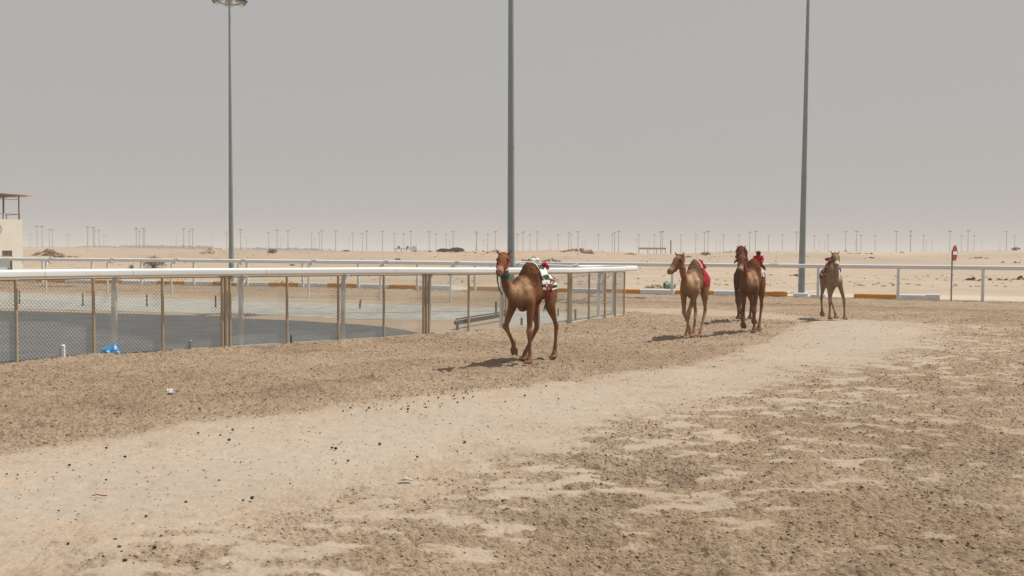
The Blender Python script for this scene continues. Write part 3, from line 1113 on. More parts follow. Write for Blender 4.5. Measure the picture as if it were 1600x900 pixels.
for z_ in (zt + 0.38, rz0 - 0.32):
    MB().tube([(-Wd, 0.12, z_), (-0.15, 0.12, z_)], 0.02, 6).build('guard_bar', MT['grime'], tower)
MB().tube([(-0.15, 0.12, zt + 0.38), (-0.15, 3.3, zt + 0.38)], 0.02, 6).build('guard_bar', MT['grime'], tower)
MB().tube([(-1.0, 0.12, zt), (-1.0, 0.12, zt + 0.4)], 0.03, 6).build('guard_bar', MT['grime'], tower)
MB().tube([(-1.2, 0.12, rz0 - 0.12), (-2.4, 0.12, rz0 - 0.02)], 0.035, 6).build('brace', MT['grime'], tower)
R = Matrix.Rotation(0.035, 3, 'Y')
MB().box((-3.25, 1.75, rz0 + 0.17), (8.3, 3.7, 0.10), mat=R).build('roof', MT['roof'], tower, smooth=False)
MB().box((-3.25, -0.09, rz0 + 0.09), (7.0, 0.05, 0.09), mat=R).build('roof_edge', MT['soffit'], tower, smooth=False)
MB().box((-3.6, 1.8, rz0 + 0.07), (6.8, 3.4, 0.07), mat=R).build('soffit', MT['soffit'], tower, smooth=False)
rc = Vector((-(35.5 + 2) * S, -0.012, zat(0, 359, 68)))
MB().tube([rc + Vector((0.24 * math.cos(a), 0, 0.36 * math.sin(a))) for a in np.linspace(0, 2 * math.pi, 25)], 0.014, 5).build('painted_ring', MT['stake'], tower)
dg = ground(37.5, 439)
hose = MB().tube([Vector((0.35, -0.02, 1.25)), Vector((0.1, -0.06, 1.45)), Vector((-0.02, -0.02, 1.55))], 0.02, 6)
hose.build('loose_pipe', MT['white'], tower)

# ------------------------------------------------------------------ one way sign
sb = depth(1487.5, 1500 * 2 / (470.5 - horizon(1487.5)))
sg = empty('road_sign', sb)
tag(sg, 'round red sign with a white bar seen almost edge on, on a thin grey post', 'sign')
MB().tube([(0, 0, -0.1), (0.01, 0, 2.30)], 0.035, 10).build('post', MT['mast'], sg)
dc = sb.y
zc = (zat(1491, 395.5, dc))
R = Matrix.Rotation(math.radians(49), 3, 'Z')


def disc(c, r, th, R, n=32, squash=1):
    v = []; f = []
    for s_ in (-1, 1):
        for k in range(n):
            a = 2 * math.pi * k / n
            v.append(Vector(c) + R @ Vector((r * math.cos(a), s_ * th / 2, r * math.sin(a))))
    f.append(tuple(range(n))); f.append(tuple(reversed(range(n, 2 * n))))
    for k in range(n): f.append((k, n + k, n + (k + 1) % n, (k + 1) % n))
    return v, f


c = Vector((0.10, -0.05, zc))
rr = 12.3 / 1500 * dc
v, f = disc(c, rr, 0.02, R)
face = MB().add(v, f).build('sign_plate', MT['sred'], sg, smooth=False)
MB().box(c, (rr * 1.55, 0.032, rr * 0.42), mat=R).build('white_bar', MT['swhite'], face, smooth=False)
MB().box((0.04, -0.02, zc - rr * 0.5), (0.09, 0.06, 0.07)).build('bracket', MT['grime'], sg, smooth=False)

# ------------------------------------------------------------------ stakes inside the rails
def stake(px, ytop, ybase, label, m, r=0.03, lean=0.0, bent=False):
    q = ground(px, ybase)
    z = zat(px, ytop, q.y)
    root = MB()
    root.tube([(0, 0, -0.08), (lean * 0.5, 0, z * 0.5), (lean, 0, z)], [r, r * 0.95, r * 0.9], 8)
    root.sphere((lean, 0, z), (r, r, r * 0.5), 8, 4)
    o = root.build('stake', m, loc=q)
    return tag(o, label, 'stake', 'short stakes inside the rails')


stake(30.5, 455, 475, 'thin dark stake on the grey gravel, farthest left', MT['stake'])
stake(129.5, 458, 478, 'thin dark stake on the grey gravel, second from the left', MT['stake'])
stake(229.5, 459, 479.5, 'thin dark stake on the grey gravel, between the blue bag and the triple fence post', MT['stake'])
stake(337, 462, 480.5, 'thin dark stake on the grey gravel just left of the triple fence post', MT['stake'])
stake(562, 468.5, 482, 'short dark stake leaning right on the gravel, in the middle of the row', MT['stake'], 0.035, 0.03)
stake(775, 472, 491, 'dark stake behind the fallen beam next to the leading camel', MT['stake'], 0.038)
stake(714.5, 502.5, 516, 'dark stump at the low end of the fallen beam', MT['stake'], 0.042)
stake(815, 496.5, 508.5, 'dark stump seen between the forelegs of the leading camel', MT['stake'], 0.035)
stake(867, 491.5, 504, 'dark stump close behind the hind leg of the leading camel', MT['stake'], 0.035)
stake(872, 482, 494, 'thin stump farther back behind the hind leg of the leading camel', MT['stake'], 0.03)
stake(899, 483.5, 499, 'dark stump at the right end of the gravel past the thick fence post', MT['stake'], 0.036)
stake(99, 540, 561.5, 'stubby white pipe standing by the asphalt near the left fence post', MT['white'], 0.04)
stake(297.5, 532.5, 547.5, 'stubby grey pipe standing by the asphalt left of the triple fence post', MT['mast'], 0.032)
stake(455, 524, 538.5, 'small dark peg on the asphalt right of the triple fence post', MT['stake'], 0.022)

# fallen beam
a = ground(712, 515); b = ground(800, 499)
a.z = zat(712, 504.5, a.y); b.z = zat(800, 490, b.y)
c = (a + b) / 2
o = MB()
dv = (b - a)
R = Matrix.Rotation(math.atan2(dv.y, dv.x), 3, 'Z') @ Matrix.Rotation(-math.asin(dv.z / dv.length), 3, 'Y')
o.box((0, 0, 0), (dv.length, 0.10, 0.10), mat=R)
o.box((0, -0.06, 0.1), (dv.length * 0.98, 0.05, 0.03), mat=R)
tag(o.build('fallen_beam', MT['kcloth'], loc=c, smooth=False), 'dark beam lying slanted on the gravel behind the leading camel', 'beam')


# dry branches lying on the ground
def branch(px, py, L, rot, label, seed, hgt=0.25, n=10):
    r = random.Random(seed)
    q = ground(px, py)
    mb = MB()

    def grow(p, d, ln, rad, lev):
        pts = [p]
        k = 5
        for i in range(k):
            d = (d + Vector((r.uniform(-.35, .35), r.uniform(-.35, .35), r.uniform(-.25, .22)))).normalized()
            p = p + d * ln / k
            p.z = max(p.z, 0.01)
            pts.append(p)
            if lev > 0 and r.random() < 0.75:
                grow(p, (d + Vector((r.uniform(-1, 1), r.uniform(-1, 1), r.uniform(-.2, .6)))).normalized(), ln * r.uniform(.35, .6), rad * 0.55, lev - 1)
        mb.tube(pts, [rad * (1 - 0.15 * i) for i in range(len(pts))], 4)
    for i in range(n):
        a = rot + r.uniform(-0.35, 0.35)
        grow(Vector((-L / 2 * math.cos(rot) + r.uniform(-.2, .2), -L / 2 * math.sin(rot) + r.uniform(-.3, .3), r.uniform(0.02, 0.12))), Vector((math.cos(a), math.sin(a), hgt / L * r.uniform(0.3, 1.8))), L * r.uniform(.6, 1.0), 0.016, 2)
    return tag(mb.build('dry_branch', MT['twigd'], loc=q), label, 'branch')


branch(872, 473, 1.5, 0.6, 'tangled dead branch on the sand, left of the thick fence post behind the leading camel', 4, 0.5, 4)
branch(925, 475, 1.8, -0.3, 'low dead branch on the sand right of the thick fence post', 9, 0.2, 3)


# ------------------------------------------------------------------ bushes
def bush(px, pyb, y, wpx, hpx, label, m, seed, dense=1.0, name='dry_bush'):
    """many-stemmed desert shrub: woody stem + fine twigs (crown)"""
    r = random.Random(seed)
    y = find_y(px, pyb)
    q = depth(px, y)
    z = terrain_z(q.x, q.y)
    root = empty(name, (q.x, q.y, z))
    tag(root, label, 'bush', 'dry desert bushes')
    W = wpx / F * y / 2; Ht = hpx / F * y
    st, cr = MB(), MB()
    for i in range(int(26 * dense)):
        a = r.uniform(0, 6.283)
        rr_ = r.uniform(0.1, 1.0) ** 0.5
        tip = Vector((math.cos(a) * W * rr_, math.sin(a) * W * rr_ * 0.8, Ht * r.uniform(0.35, 1.0) * (1 - 0.45 * rr_ * rr_)))
        mid = tip * 0.5 + Vector((0, 0, Ht * 0.08))
        st.tube([(0, 0, -0.1), mid, tip], [0.022 * y / 60, 0.016 * y / 60, 0.010 * y / 60], 4)
        for j in range(int(34 * dense)):
            aa = r.uniform(0, 6.283); k_ = r.random() ** 0.5; zz = r.random() ** 0.6 * math.sqrt(max(0.0, 1 - k_ * k_ * 0.9))
            p = Vector((math.cos(aa) * W * k_, math.sin(aa) * W * k_, Ht * (0.05 + 0.88 * zz)))
            d = Vector((r.uniform(-1, 1), r.uniform(-1, 1), r.uniform(-0.3, 0.9))).normalized() * r.uniform(0.10, 0.24) * Ht * 1.4
            p2 = p + d
            wd = 0.013 * y / 60
            sidev = d.cross(Vector((r.random(), r.random(), r.random()))).normalized() * wd
            nb = len(cr.v)
            cr.v += [tuple(p - sidev), tuple(p + sidev), tuple(p2 + sidev * 0.4), tuple(p + d * 0.5 + sidev.cross(d).normalized() * wd)]
            cr.f += [(nb, nb + 1, nb + 2), (nb + 1, nb + 3, nb + 2), (nb + 3, nb, nb + 2)]
            cr.m += [0] * 3
    st.build('stem', m, root)
    cr.build('crown', m, root, smooth=False)
    return root


bush(240, 418.5, 78, 34, 19, 'big dry brown bush just beyond the outer rail near the left mast', MT['twig'], 1, 0.85)
bush(205, 420, 77, 8, 7, 'little dark bush left of the big brown bush', MT['twigd'], 2, 0.35)
bush(426, 396, 118, 16, 8, 'ragged grey bush on the sand crest right of the left mast', MT['twigd'], 3, 0.55)
bush(693, 394, 140, 22, 6, 'left one of the two dark flat bushes on the crest left of the middle mast', MT['twigd'], 4, 1.2)
bush(713, 394, 140, 25, 7.5, 'right one of the two dark flat bushes on the crest left of the middle mast', MT['twigd'], 5, 1.3)
bush(1102, 399, 118, 16, 6, 'tufty bush on the slope above the camel with the red blanket', MT['twig'], 6, 0.6)
bush(1587, 391, 140, 13, 5, 'small grey bush on the crest near the right edge', MT['twigd'], 7, 0.5)
bush(541, 392.5, 145, 11, 1.8, 'flat dark bush on the crest left of the far vehicles', MT['twigd'], 8, 1.0)


# ------------------------------------------------------------------ rubble and sand heaps
def lump(mb, c, r, rnd, sq=0.6):
    n = len(mb.v)
    ph = (1 + 5 ** 0.5) / 2
    iv = [(-1, ph, 0), (1, ph, 0), (-1, -ph, 0), (1, -ph, 0), (0, -1, ph), (0, 1, ph), (0, -1, -ph), (0, 1, -ph), (ph, 0, -1), (ph, 0, 1), (-ph, 0, -1), (-ph, 0, 1)]
    a = rnd.uniform(0, 6.28)
    sx_ = rnd.uniform(.7, 1.6)
    for p in iv:
        k = rnd.uniform(0.6, 1.15) / 1.9
        x, y_, z_ = p[0] * k * r * sx_, p[1] * k * r, p[2] * k * r * sq
        mb.v.append((c[0] + x * math.cos(a) - y_ * math.sin(a), c[1] + x * math.sin(a) + y_ * math.cos(a), c[2] + z_))
    for q in [(0, 11, 5), (0, 5, 1), (0, 1, 7), (0, 7, 10), (0, 10, 11), (1, 5, 9), (5, 11, 4), (11, 10, 2), (10, 7, 6), (7, 1, 8), (3, 9, 4), (3, 4, 2), (3, 2, 6), (3, 6, 8), (3, 8, 9), (4, 9, 5), (2, 4, 11), (6, 2, 10), (8, 6, 7), (9, 8, 1)]:
        mb.f.append(tuple(n + i for i in q)); mb.m.append(0)


def heap(name, px, py, y, wpx, hpx, label, m, seed, n=60, lmin=0.06, lmax=0.35, mound=True, cat='heap'):
    r = random.Random(seed)
    if py: y = find_y(px, py)
    q = depth(px, y)
    z = terrain_z(q.x, q.y) if y > 62 else 0.0
    W = wpx / F * y / 2; Ht = max(hpx / F * y, 0.05)
    root = empty(name, (q.x, q.y, z))
    tag(root, label, cat, 'heaps and litter on the desert floor')
    if mound:
        ln = 22
        xs = np.linspace(-1, 1, ln)
        X, Y = np.meshgrid(xs, xs)
        rad = np.sqrt(X ** 2 + Y ** 2)
        nz = fbm((X * W + q.x).ravel(), (Y * W + q.y).ravel(), W * 0.6, 4, seed).reshape(X.shape)
        Z = np.clip(1 - rad, 0, 1) ** 0.8 * Ht * (0.35 + 1.3 * nz) - 0.12
        o = grid_object('mound', X * W, Y * W * 0.7, Z, np.tile(np.array([0.40, 0.305, 0.21]), (X.size, 1)), MT['desert'])
        o.parent = root
    mb = MB()
    for i in range(n):
        a = r.uniform(0, 6.283); k = r.random() ** 0.6
        lump(mb, (math.cos(a) * W * k, math.sin(a) * W * k * 0.6, max(0, (1 - k)) * Ht * r.uniform(0.2, 1.15)), (lmin + (lmax - lmin) * r.random() ** 2) * (0.75 if r.random() < .9 else 1.5), r, r.uniform(0.35, 1.1))
    o = mb.build('rubble', m, root, smooth=False)
    o['kind'] = 'stuff'
    return root


MT['drock'] = mat('dark_litter', (0.05, 0.035, 0.03), 0.9, var=0.3, vs=3)
MT['srock'] = mat('sandy_rubble', (0.36, 0.26, 0.17), 0.95, var=0.3, vs=2)
heap('rubble_heap', 75, 399, 125, 52, 8, 'long reddish rubble heap just right of the watch tower', MT['rock'], 21, 110, 0.10, 0.42)
heap('rubble_heap', 100, 402, 105, 50, 3, 'scattered reddish rubble in front of the long heap by the watch tower', MT['rock'], 22, 55, 0.06, 0.3, mound=False)
heap('sand_heap', 330, 397, 135, 34, 9, 'pale pointed sand heap left of the left mast', MT['srock'], 23, 60, 0.08, 0.3, cat='sand heap')
heap('sand_heap', 748, 395, 148, 44, 5, 'low sand heap right of the two dark flat bushes', MT['srock'], 24, 25, 0.08, 0.25, cat='sand heap')
heap('sand_heap', 778, 396, 140, 40, 7, 'gritty sand heap directly behind the head of the leading camel', MT['srock'], 25, 60, 0.08, 0.3, cat='sand heap')
heap('rubble_heap', 834, 406, 92, 16, 6, 'small spiky rubble heap just beyond the outer rail, above the hump of the leading camel', MT['rock'], 26, 30, 0.06, 0.24)
heap('rubble_heap', 862, 409, 88, 36, 5, 'brown rubble heap right above the striped blanket', MT['rock'], 27, 70, 0.05, 0.26)
heap('rubble_heap', 895, 393.5, 145, 40, 4, 'dark broken rubble along the crest right of the middle mast', MT['rock'], 28, 60, 0.10, 0.4)
heap('rubble_heap', 918, 396, 138, 22, 4, 'slabs of rubble sliding off the crest above the end of the near rail', MT['rock'], 29, 30, 0.10, 0.45)
heap('rubble_heap', 985, 397.5, 140, 18, 3, 'pale rubble at the left end of the far brown barrier', MT['srock'], 30, 25, 0.1, 0.4)
heap('rubble_heap', 1078, 402, 112, 18, 3, 'small brown rubble patch above the red blanket camel', MT['rock'], 31, 22, 0.07, 0.25)
heap('rubble_heap', 1143, 394.5, 130, 26, 3, 'thin brown rubble line left of the red hooded camel', MT['rock'], 32, 30, 0.07, 0.25)
heap('sand_heap', 1025, 0, 58.5, 36, 8, 'low brown earth heap beside the green drum', MT['srock'], 33, 70, 0.03, 0.14, cat='earth heap')
heap('litter_heap', 1521, 438, 71, 24, 3, 'dark flat litter heap right of the sign, nearest its post', MT['drock'], 34, 16, 0.06, 0.28)
heap('litter_heap', 1551, 438, 72, 10, 4, 'pointed dark litter heap between the two flat ones right of the sign', MT['drock'], 35, 8, 0.06, 0.28)
heap('litter_heap', 1570, 438, 71, 22, 2, 'thin scattered litter right of the pointed dark heap', MT['drock'], 36, 12, 0.05, 0.2)
heap('litter_heap', 1594, 437, 73, 20, 6, 'black and white litter heap at the right edge', MT['drock'], 37, 18, 0.06, 0.3)
heap('litter_heap', 1240, 431, 80, 18, 2, 'black litter patch touching the right hand mast on its left side', MT['drock'], 38, 14, 0.05, 0.26, mound=False)
heap('litter_heap', 1203, 430, 80, 9, 1.5, 'small black litter patch farther left of the right hand mast', MT['drock'], 39, 8, 0.05, 0.22, mound=False)
heap('litter_heap', 622, 406, 100, 8, 3, 'small black lump beyond the rail below the far vehicles', MT['drock'], 40, 8, 0.06, 0.25, mound=False)
heap('litter_heap', 455.5, 415, 83, 8, 3, 'dark oval lump between two posts of the outer rail right of the left mast', MT['drock'], 41, 8, 0.05, 0.24, mound=False)
heap('litter_heap', 1362, 403.5, 118, 7, 3, 'little black lump on the slope right of the last camel', MT['drock'], 42, 6, 0.08, 0.3, mound=False)
heap('litter_heap', 1409, 395.5, 145, 5, 2.5, 'black lump on the crest left of the sign', MT['drock'], 43, 5, 0.08, 0.3, mound=False)
heap('litter_heap', 1567, 410.5, 100, 7, 2, 'rusty lump on the slope, left of a larger one near the right edge', MT['rock'], 44, 6, 0.1, 0.3, mound=False)
heap('litter_heap', 1588, 411, 101, 10, 3, 'larger rusty lump on the slope near the right edge', MT['rock'], 45, 8, 0.1, 0.35, mound=False)
heap('litter_heap', 1321, 393, 146, 4, 1.5, 'black lump on the crest just right of the last camel head', MT['drock'], 46, 5, 0.1, 0.3, mound=False)
heap('rubble_heap', 1530, 404, 110, 30, 3, 'thin brown streak of rubble on the slope right of the sign', MT['rock'], 47, 26, 0.05, 0.22, mound=False)
heap('rubble_heap', 1335, 396.5, 138, 60, 2, 'fine brown rubble scattered along the crest between last camel and sign', MT['rock'], 48, 40, 0.06, 0.2, mound=False)

# small stones over the whole desert slope (uncountable)
r_ = random.Random(77)
mb = MB()
for i in range(1500):
    y_ = 64 + (r_.random() ** 1.4) * 90
    x_ = r_.uniform(-0.62, 0.62) * y_
    if fbm(np.array([x_]), np.array([y_]), 9, 3, 505)[0] + r_.random() * 0.35 < 0.62: continue
    lump(mb, (x_, y_, terrain_z(x_, y_) + 0.02), r_.uniform(0.03, 0.16), r_, 0.6)
tag(mb.build('desert_stones', MT['srock'], smooth=False), 'small scattered stones over the sandy slope beyond the rail', 'stones', kind='stuff')

# green drum by the kerb
q = depth(1046.5, 57.5)
dm = empty('green_drum', q + Vector((0, 0, 0.19)), 0.25)
tag(dm, 'faded green drum lying on its side behind the outer rail', 'drum')
MB().tube([(-0.33, 0, 0), (-0.315, 0, 0), (-0.11, 0, 0), (-0.095, 0, 0), (0.095, 0, 0), (0.11, 0, 0), (0.315, 0, 0), (0.33, 0, 0)], [0.185, 0.195, 0.185, 0.198, 0.198, 0.185, 0.195, 0.185], 20).build('body', MT['barrel'], dm)
MB().tube([(-0.335, 0, 0), (-0.32, 0, 0)], 0.15, 20).build('lid', MT['dark'], dm)

# ------------------------------------------------------------------ far things on the crest
q = depth(1019, 165)
bz = zat(1019, 388.3, 165)
bar = empty('long_barrier', (q.x, q.y, 0))
tag(bar, 'long pale brown beam on thin legs beyond the crest, left of the red blanket camel', 'barrier')
Lb = 43 / F * 165
MB().box((0, 0, bz), (Lb, 0.15, 0.32)).build('beam', MT['beige'], bar, smooth=False)
for k in (-0.48, -0.16, 0.16, 0.48):
    MB().tube([(Lb * k, 0.1, -0.5), (Lb * k, 0.1, bz)], 0.05, 6).build('leg', MT['grime'], bar)
# dark pole near it
q = depth(1048, 170)
tag(MB().tube([(0, 0, -1), (0, 0, zat(1048, 375.5, 170))], 0.10, 8).build('pole', MT['farmast'], loc=(q.x, q.y, 0)), 'short dark pole right of the long pale beam', 'pole')

# parked equipment and a white truck far off
q = depth(635, 240)
z0_ = zat(635, 392.5, 240)
rig = empty('steel_frame', (q.x, q.y, 0))
tag(rig, 'spindly frame of dark tanks on legs on the crest beside the white truck', 'steel frame')
for k in range(5):
    xx = -2.6 + 1.3 * k
    MB().tube([(xx, 0, -0.5), (xx, 0, z0_ + 0.9)], 0.07, 6).build('leg', MT['farmast'], rig)
MB().box((0, 0, z0_ + 0.55), (5.8, 0.5, 0.14)).build('beam', MT['farmast'], rig, smooth=False)
for xx in (-1.9, 0.3, 1.9):
    MB().sphere((xx, 0, z0_ + 0.98), (0.36, 0.3, 0.36), 8, 6).build('tank', MT['grime'], rig)
q = depth(652, 240)
tr = empty('white_truck', (q.x, q.y, z0_ - 0.35))
tag(tr, 'tiny white flatbed truck on the crest, partly sunk behind the sand', 'truck')
MB().box((-0.7, 0, 0.85), (1.5, 1.8, 1.2)).build('cab', MT['white'], tr, smooth=False)
MB().box((2.2, 0, 0.42), (4.2, 1.8, 0.22)).build('flatbed', MT['white'], tr, smooth=False)
for xx in (-0.5, 3.2):
    for y_ in (-0.85, 0.85):
        MB().tube([(xx, y_ - 0.12, 0.1), (xx, y_ + 0.12, 0.1)], 0.42, 12).build('wheel', MT['dark'], tr)
MB().box((-1.46, 0, 1.1), (0.03, 1.5, 0.5)).build('windscreen', MT['dark'], tr, smooth=False)

# hazy tree line far away at the left
r_ = random.Random(5)
mb = MB()
for i in range(420):
    px = r_.choice([r_.uniform(110, 330), r_.uniform(20, 520), r_.uniform(235, 330), r_.uniform(395, 500)])
    dd = r_.uniform(900, 1500)
    q = depth(px, dd)
    s_ = 3.5 + 2.5 * float(fbm(np.array([px]), np.array([0.0]), 30, 3, 9)[0])
    if px > 340: s_ *= 0.75
    top = zat(px, 386.3 + max(0, px - 200) * 0.0142 - 1.2 * r_.random() - (1.2 if 200 < px < 330 else 0), dd)
    nb = 5
    for j in range(nb):
        cz = top - r_.uniform(0.5, 4.5)
        lump(mb, (q.x + r_.uniform(-4, 4), q.y + r_.uniform(-4, 4), cz), r_.uniform(1.5, 3.2), r_, 0.9)
    mb.tube([(q.x, q.y, -0.5), (q.x, q.y, top - 2)], 0.25, 4)
tag(mb.build('far_tree_line', MT['fartree'], smooth=False), 'dim row of trees in the haze on the horizon at the left', 'trees', kind='stuff')

# ------------------------------------------------------------------ litter on the track
# blue bag at the foot of the white post
q = ground(173, 555.5)
r_ = random.Random(3)
bm_ = MB()
n = 15
pts = []
bm_.sphere((0, 0, 0.10), (0.19, 0.14, 0.12), 22, 14)
for i, p in enumerate(bm_.v):
    a = math.atan2(p[1], p[0])
    k = 1 + 0.16 * math.sin(5 * a + p[2] * 31) + 0.12 * math.sin(11 * a - p[2] * 47) + r_.uniform(-.10, .10)
    bm_.v[i] = (p[0] * k, p[1] * k, max(0.0, 0.1 + (p[2] - 0.1) * (k + r_.uniform(-.1, .2))))
bm_.sphere((-0.10, 0.0, 0.15), (0.06, 0.05, 0.07), 8, 5)
bm_.v = [(p[0] * .85, p[1] * .85, p[2] * .78) for p in bm_.v]
tag(bm_.build('plastic_bag', MT['bag'], loc=q, smooth=False), 'crumpled bright blue plastic bag against the foot of a white post', 'plastic bag')
q = ground(267, 614.5)
bm_ = MB()
bm_.sphere((0, 0, 0.03), (0.055, 0.04, 0.04), 10, 6)
for i, p in enumerate(bm_.v):
    bm_.v[i] = (p[0] * r_.uniform(.6, 1.4), p[1] * r_.uniform(.6, 1.4), max(0, p[2] * r_.uniform(.5, 1.5)))
tag(bm_.build('crumpled_wrapper', MT['foil'], loc=q, smooth=False), 'glinting crumpled clear wrapper on the brown dirt at the left', 'wrapper')
q = ground(155, 778)
tag(MB().tube([(-0.055, 0, 0.02), (-0.02, 0.01, 0.026), (0.03, 0, 0.02), (0.06, 0.01, 0.018)], 0.0045, 6).build('cloth_scrap', MT['purple'], loc=q), 'thin purple scrap on the pale path at the lower left', 'scrap')
q = ground(633, 754)
mb = MB().tube([(-0.05, 0, 0.02), (0.0, 0.0, 0.035), (0.06, 0.01, 0.018)], [0.012, 0.018, 0.008], 7)
mb.tube([(-0.045, -0.02, 0.01), (0.05, -0.02, 0.01)], 0.01, 5)
tag(mb.build('wood_chip', MT['paleobj'], loc=q), 'pale split stick on the path at the lower middle', 'stick')

# dung pellets
DPX = [(550.7, 635), (547.5, 639), (536, 644), (549.3, 649.3), (584, 632), (588.8, 632.5), (585.3, 636.5), (576.8, 639.2), (588, 641.3), (596, 640.8), (572.5, 642.7), (569.9, 631.5),
       (609.9, 636.3), (618, 628.8), (626.7, 641), (636.8, 631.5), (637.9, 637), (637.3, 641), (637, 644.8), (646.7, 629.3), (664, 632.5), (669.6, 628.3), (663.2, 637.9), (665.9, 638.1),
       (669.9, 618.7), (652, 619.2), (690.7, 632), (687.7, 636.5), (685, 622.7), (689, 617), (693, 613.9), (709.3, 620), (708.5, 624.5), (710.9, 624.8), (714.9, 630.4), (722.4, 615.5),
       (727.5, 614.1), (730.9, 616), (724.5, 623.5), (739.2, 621.3), (789.6, 629), (872.8, 624.8), (853.3, 604.8), (820, 619.7), (518.7, 701.9), (524.5, 703.2), (534, 692.3), (593.3, 696),
       (544, 722), (524.8, 725.3), (652, 716.5), (714.4, 707.2), (726, 692.8), (166.2, 702), (108.4, 729), (27.6, 743.9), (10.6, 742.8), (195.3, 716), (165.8, 751.9), (91.8, 800.2), (290.5, 786.6),
       (228.1, 809.3), (106.5, 852), (195.3, 879), (214.5, 875.4), (161.3, 872), (180.2, 846), (309.7, 678.6), (344.5, 682), (363.4, 673.7), (355, 668.4), (395.5, 670.3), (342.6, 752.3),
       (380, 784), (393.9, 781), (241.7, 858.4), (376.2, 723.9), (358, 689.6), (500, 678)]
dmb = MB().sphere((0, 0, 0), (1, 0.82, 0.72), 10, 7)
rq = random.Random(9)
dmb.v = [(p[0] * rq.uniform(.9, 1.08), p[1] * rq.uniform(.9, 1.08), p[2] * rq.uniform(.9, 1.08)) for p in dmb.v]
proto = dmb.build('dung_pellet', MT['dung'])
for i, (px, py) in enumerate(DPX):
    o = proto if i == 0 else proto.copy()
    if i: COL.objects.link(o)
    q = ground(px, py)
    s_ = rq.uniform(0.010, 0.020)
    o.location = (q.x, q.y, s_ * 0.6 + 0.006)
    o.scale = (s_, s_ * rq.uniform(.8, 1.1), s_ * rq.uniform(.8, 1.0))
    o.rotation_euler = (0, 0, rq.uniform(0, 6.28))
    row = 610 < py < 652 and 530 < px < 745
    tag(o, 'small dark round dropping in the loose trail along the upper edge of the pale path' if row else 'small dark round dropping lying singly on the pale path', 'dropping', 'dark droppings on the pale path')
for px, py, s_, lab in ((186.6, 857.4, 0.018, 'largest dark dropping, upper of a touching pair at the lower left'), (190.3, 864.5, 0.014, 'lower dropping of a touching pair at the lower left')):
    o = proto.copy(); COL.objects.link(o)
    q = ground(px, py)
    o.location = (q.x, q.y, s_ * 0.7); o.scale = (s_, s_, s_ * 0.9)
    tag(o, lab, 'dropping', 'dark droppings on the pale path')

# ------------------------------------------------------------------ camels
MT['coat'] = mat('camel_coat', (0.3, 0.2, 0.1), 1.0, attr='Col', var=0.22, vs=22, bump=0.014, bs=48, spec=0.03)


def lerp(a, b, t): return a + (b - a) * t


def ring_tube(mb, prof, lat, n=14):
    """prof: list of (point, half width, half height); closed blob with rounded ends"""
    pts = [Vector(p[0]) for p in prof]
    ws = [(p[1], p[2]) for p in prof]
    # subdivide with catmull in position and size
    P, W_ = [], []
    m = len(pts)
    for i in range(m - 1):
        a, b, c, d = pts[max(i - 1, 0)], pts[i], pts[i + 1], pts[min(i + 2, m - 1)]
        wa, wb, wc, wd = [Vector((*ws[j], 0)) for j in (max(i - 1, 0), i, i + 1, min(i + 2, m - 1))]
        for k in range(4):
            t = k / 4
            f_ = lambda a, b, c, d: 0.5 * ((2 * b) + (c - a) * t + (2 * a - 5 * b + 4 * c - d) * t * t + (3 * b - a - 3 * c + d) * t ** 3)
            P.append(f_(a, b, c, d)); q = f_(wa, wb, wc, wd); W_.append((max(q.x, 0.008), max(q.y, 0.008)))
    P.append(pts[-1]); W_.append(ws[-1])
    # round the ends
    t0 = (P[0] - P[1]).normalized(); t1 = (P[-1] - P[-2]).normalized()
    e0 = min(W_[0]); e1 = min(W_[-1])
    P = [P[0] + t0 * e0 * 0.9, P[0] + t0 * e0 * 0.6] + P + [P[-1] + t1 * e1 * 0.6, P[-1] + t1 * e1 * 0.9]
    W_ = [(W_[0][0] * .35, W_[0][1] * .35), (W_[0][0] * .8, W_[0][1] * .8)] + W_ + [(W_[-1][0] * .8, W_[-1][1] * .8), (W_[-1][0] * .35, W_[-1][1] * .35)]
    mb.tube(P, W_, n, lat=lat)


def front_leg(mb, sy, elbow, knee, fet, toe, w=1.0, lifted=False):
    s = Vector((0, 1, 0))
    sh = Vector((0.44, sy * 0.15, 1.36))
    ring_tube(mb, [(sh, 0.075 * w, 0.17), (lerp(sh, elbow, .6), 0.085 * w, 0.15), (elbow, 0.078 * w, 0.115), (lerp(elbow, knee, .45), 0.062 * w, 0.075), (lerp(elbow, knee, .85), 0.048, 0.052), (knee, 0.058, 0.062)], s)
    ring_tube(mb, [(knee + (elbow - knee) * 0.06, 0.056, 0.060), (knee, 0.060, 0.064), (lerp(knee, fet, .16), 0.048, 0.050), (lerp(knee, fet, .42), 0.033, 0.037), (lerp(knee, fet, .82), 0.032, 0.037), (fet, 0.042, 0.048)], s)
    foot(mb, fet, toe)


def foot(mb, fet, toe):
    s = Vector((0, 1, 0))
    d = toe - fet
    ring_tube(mb, [(fet, 0.042, 0.046), (fet + d * 0.6, 0.046, 0.044)], s, 10)
    f = Vector((d.x, d.y, 0))
    if f.length < 0.03: f = Vector((0.05, 0, 0))
    fl = f.normalized()
    # flat two-toed pad
    axis = (d * 0.3 + fl * 0.12).normalized() if toe.z < 0.1 else d.normalized()
    for k in (-1, 1):
        c = toe + Vector((0, k * 0.037, 0))
        ring_tube(mb, [(c - axis * 0.055, 0.040, 0.034), (c, 0.043, 0.034), (c + axis * 0.065, 0.026, 0.022)], s, 10)


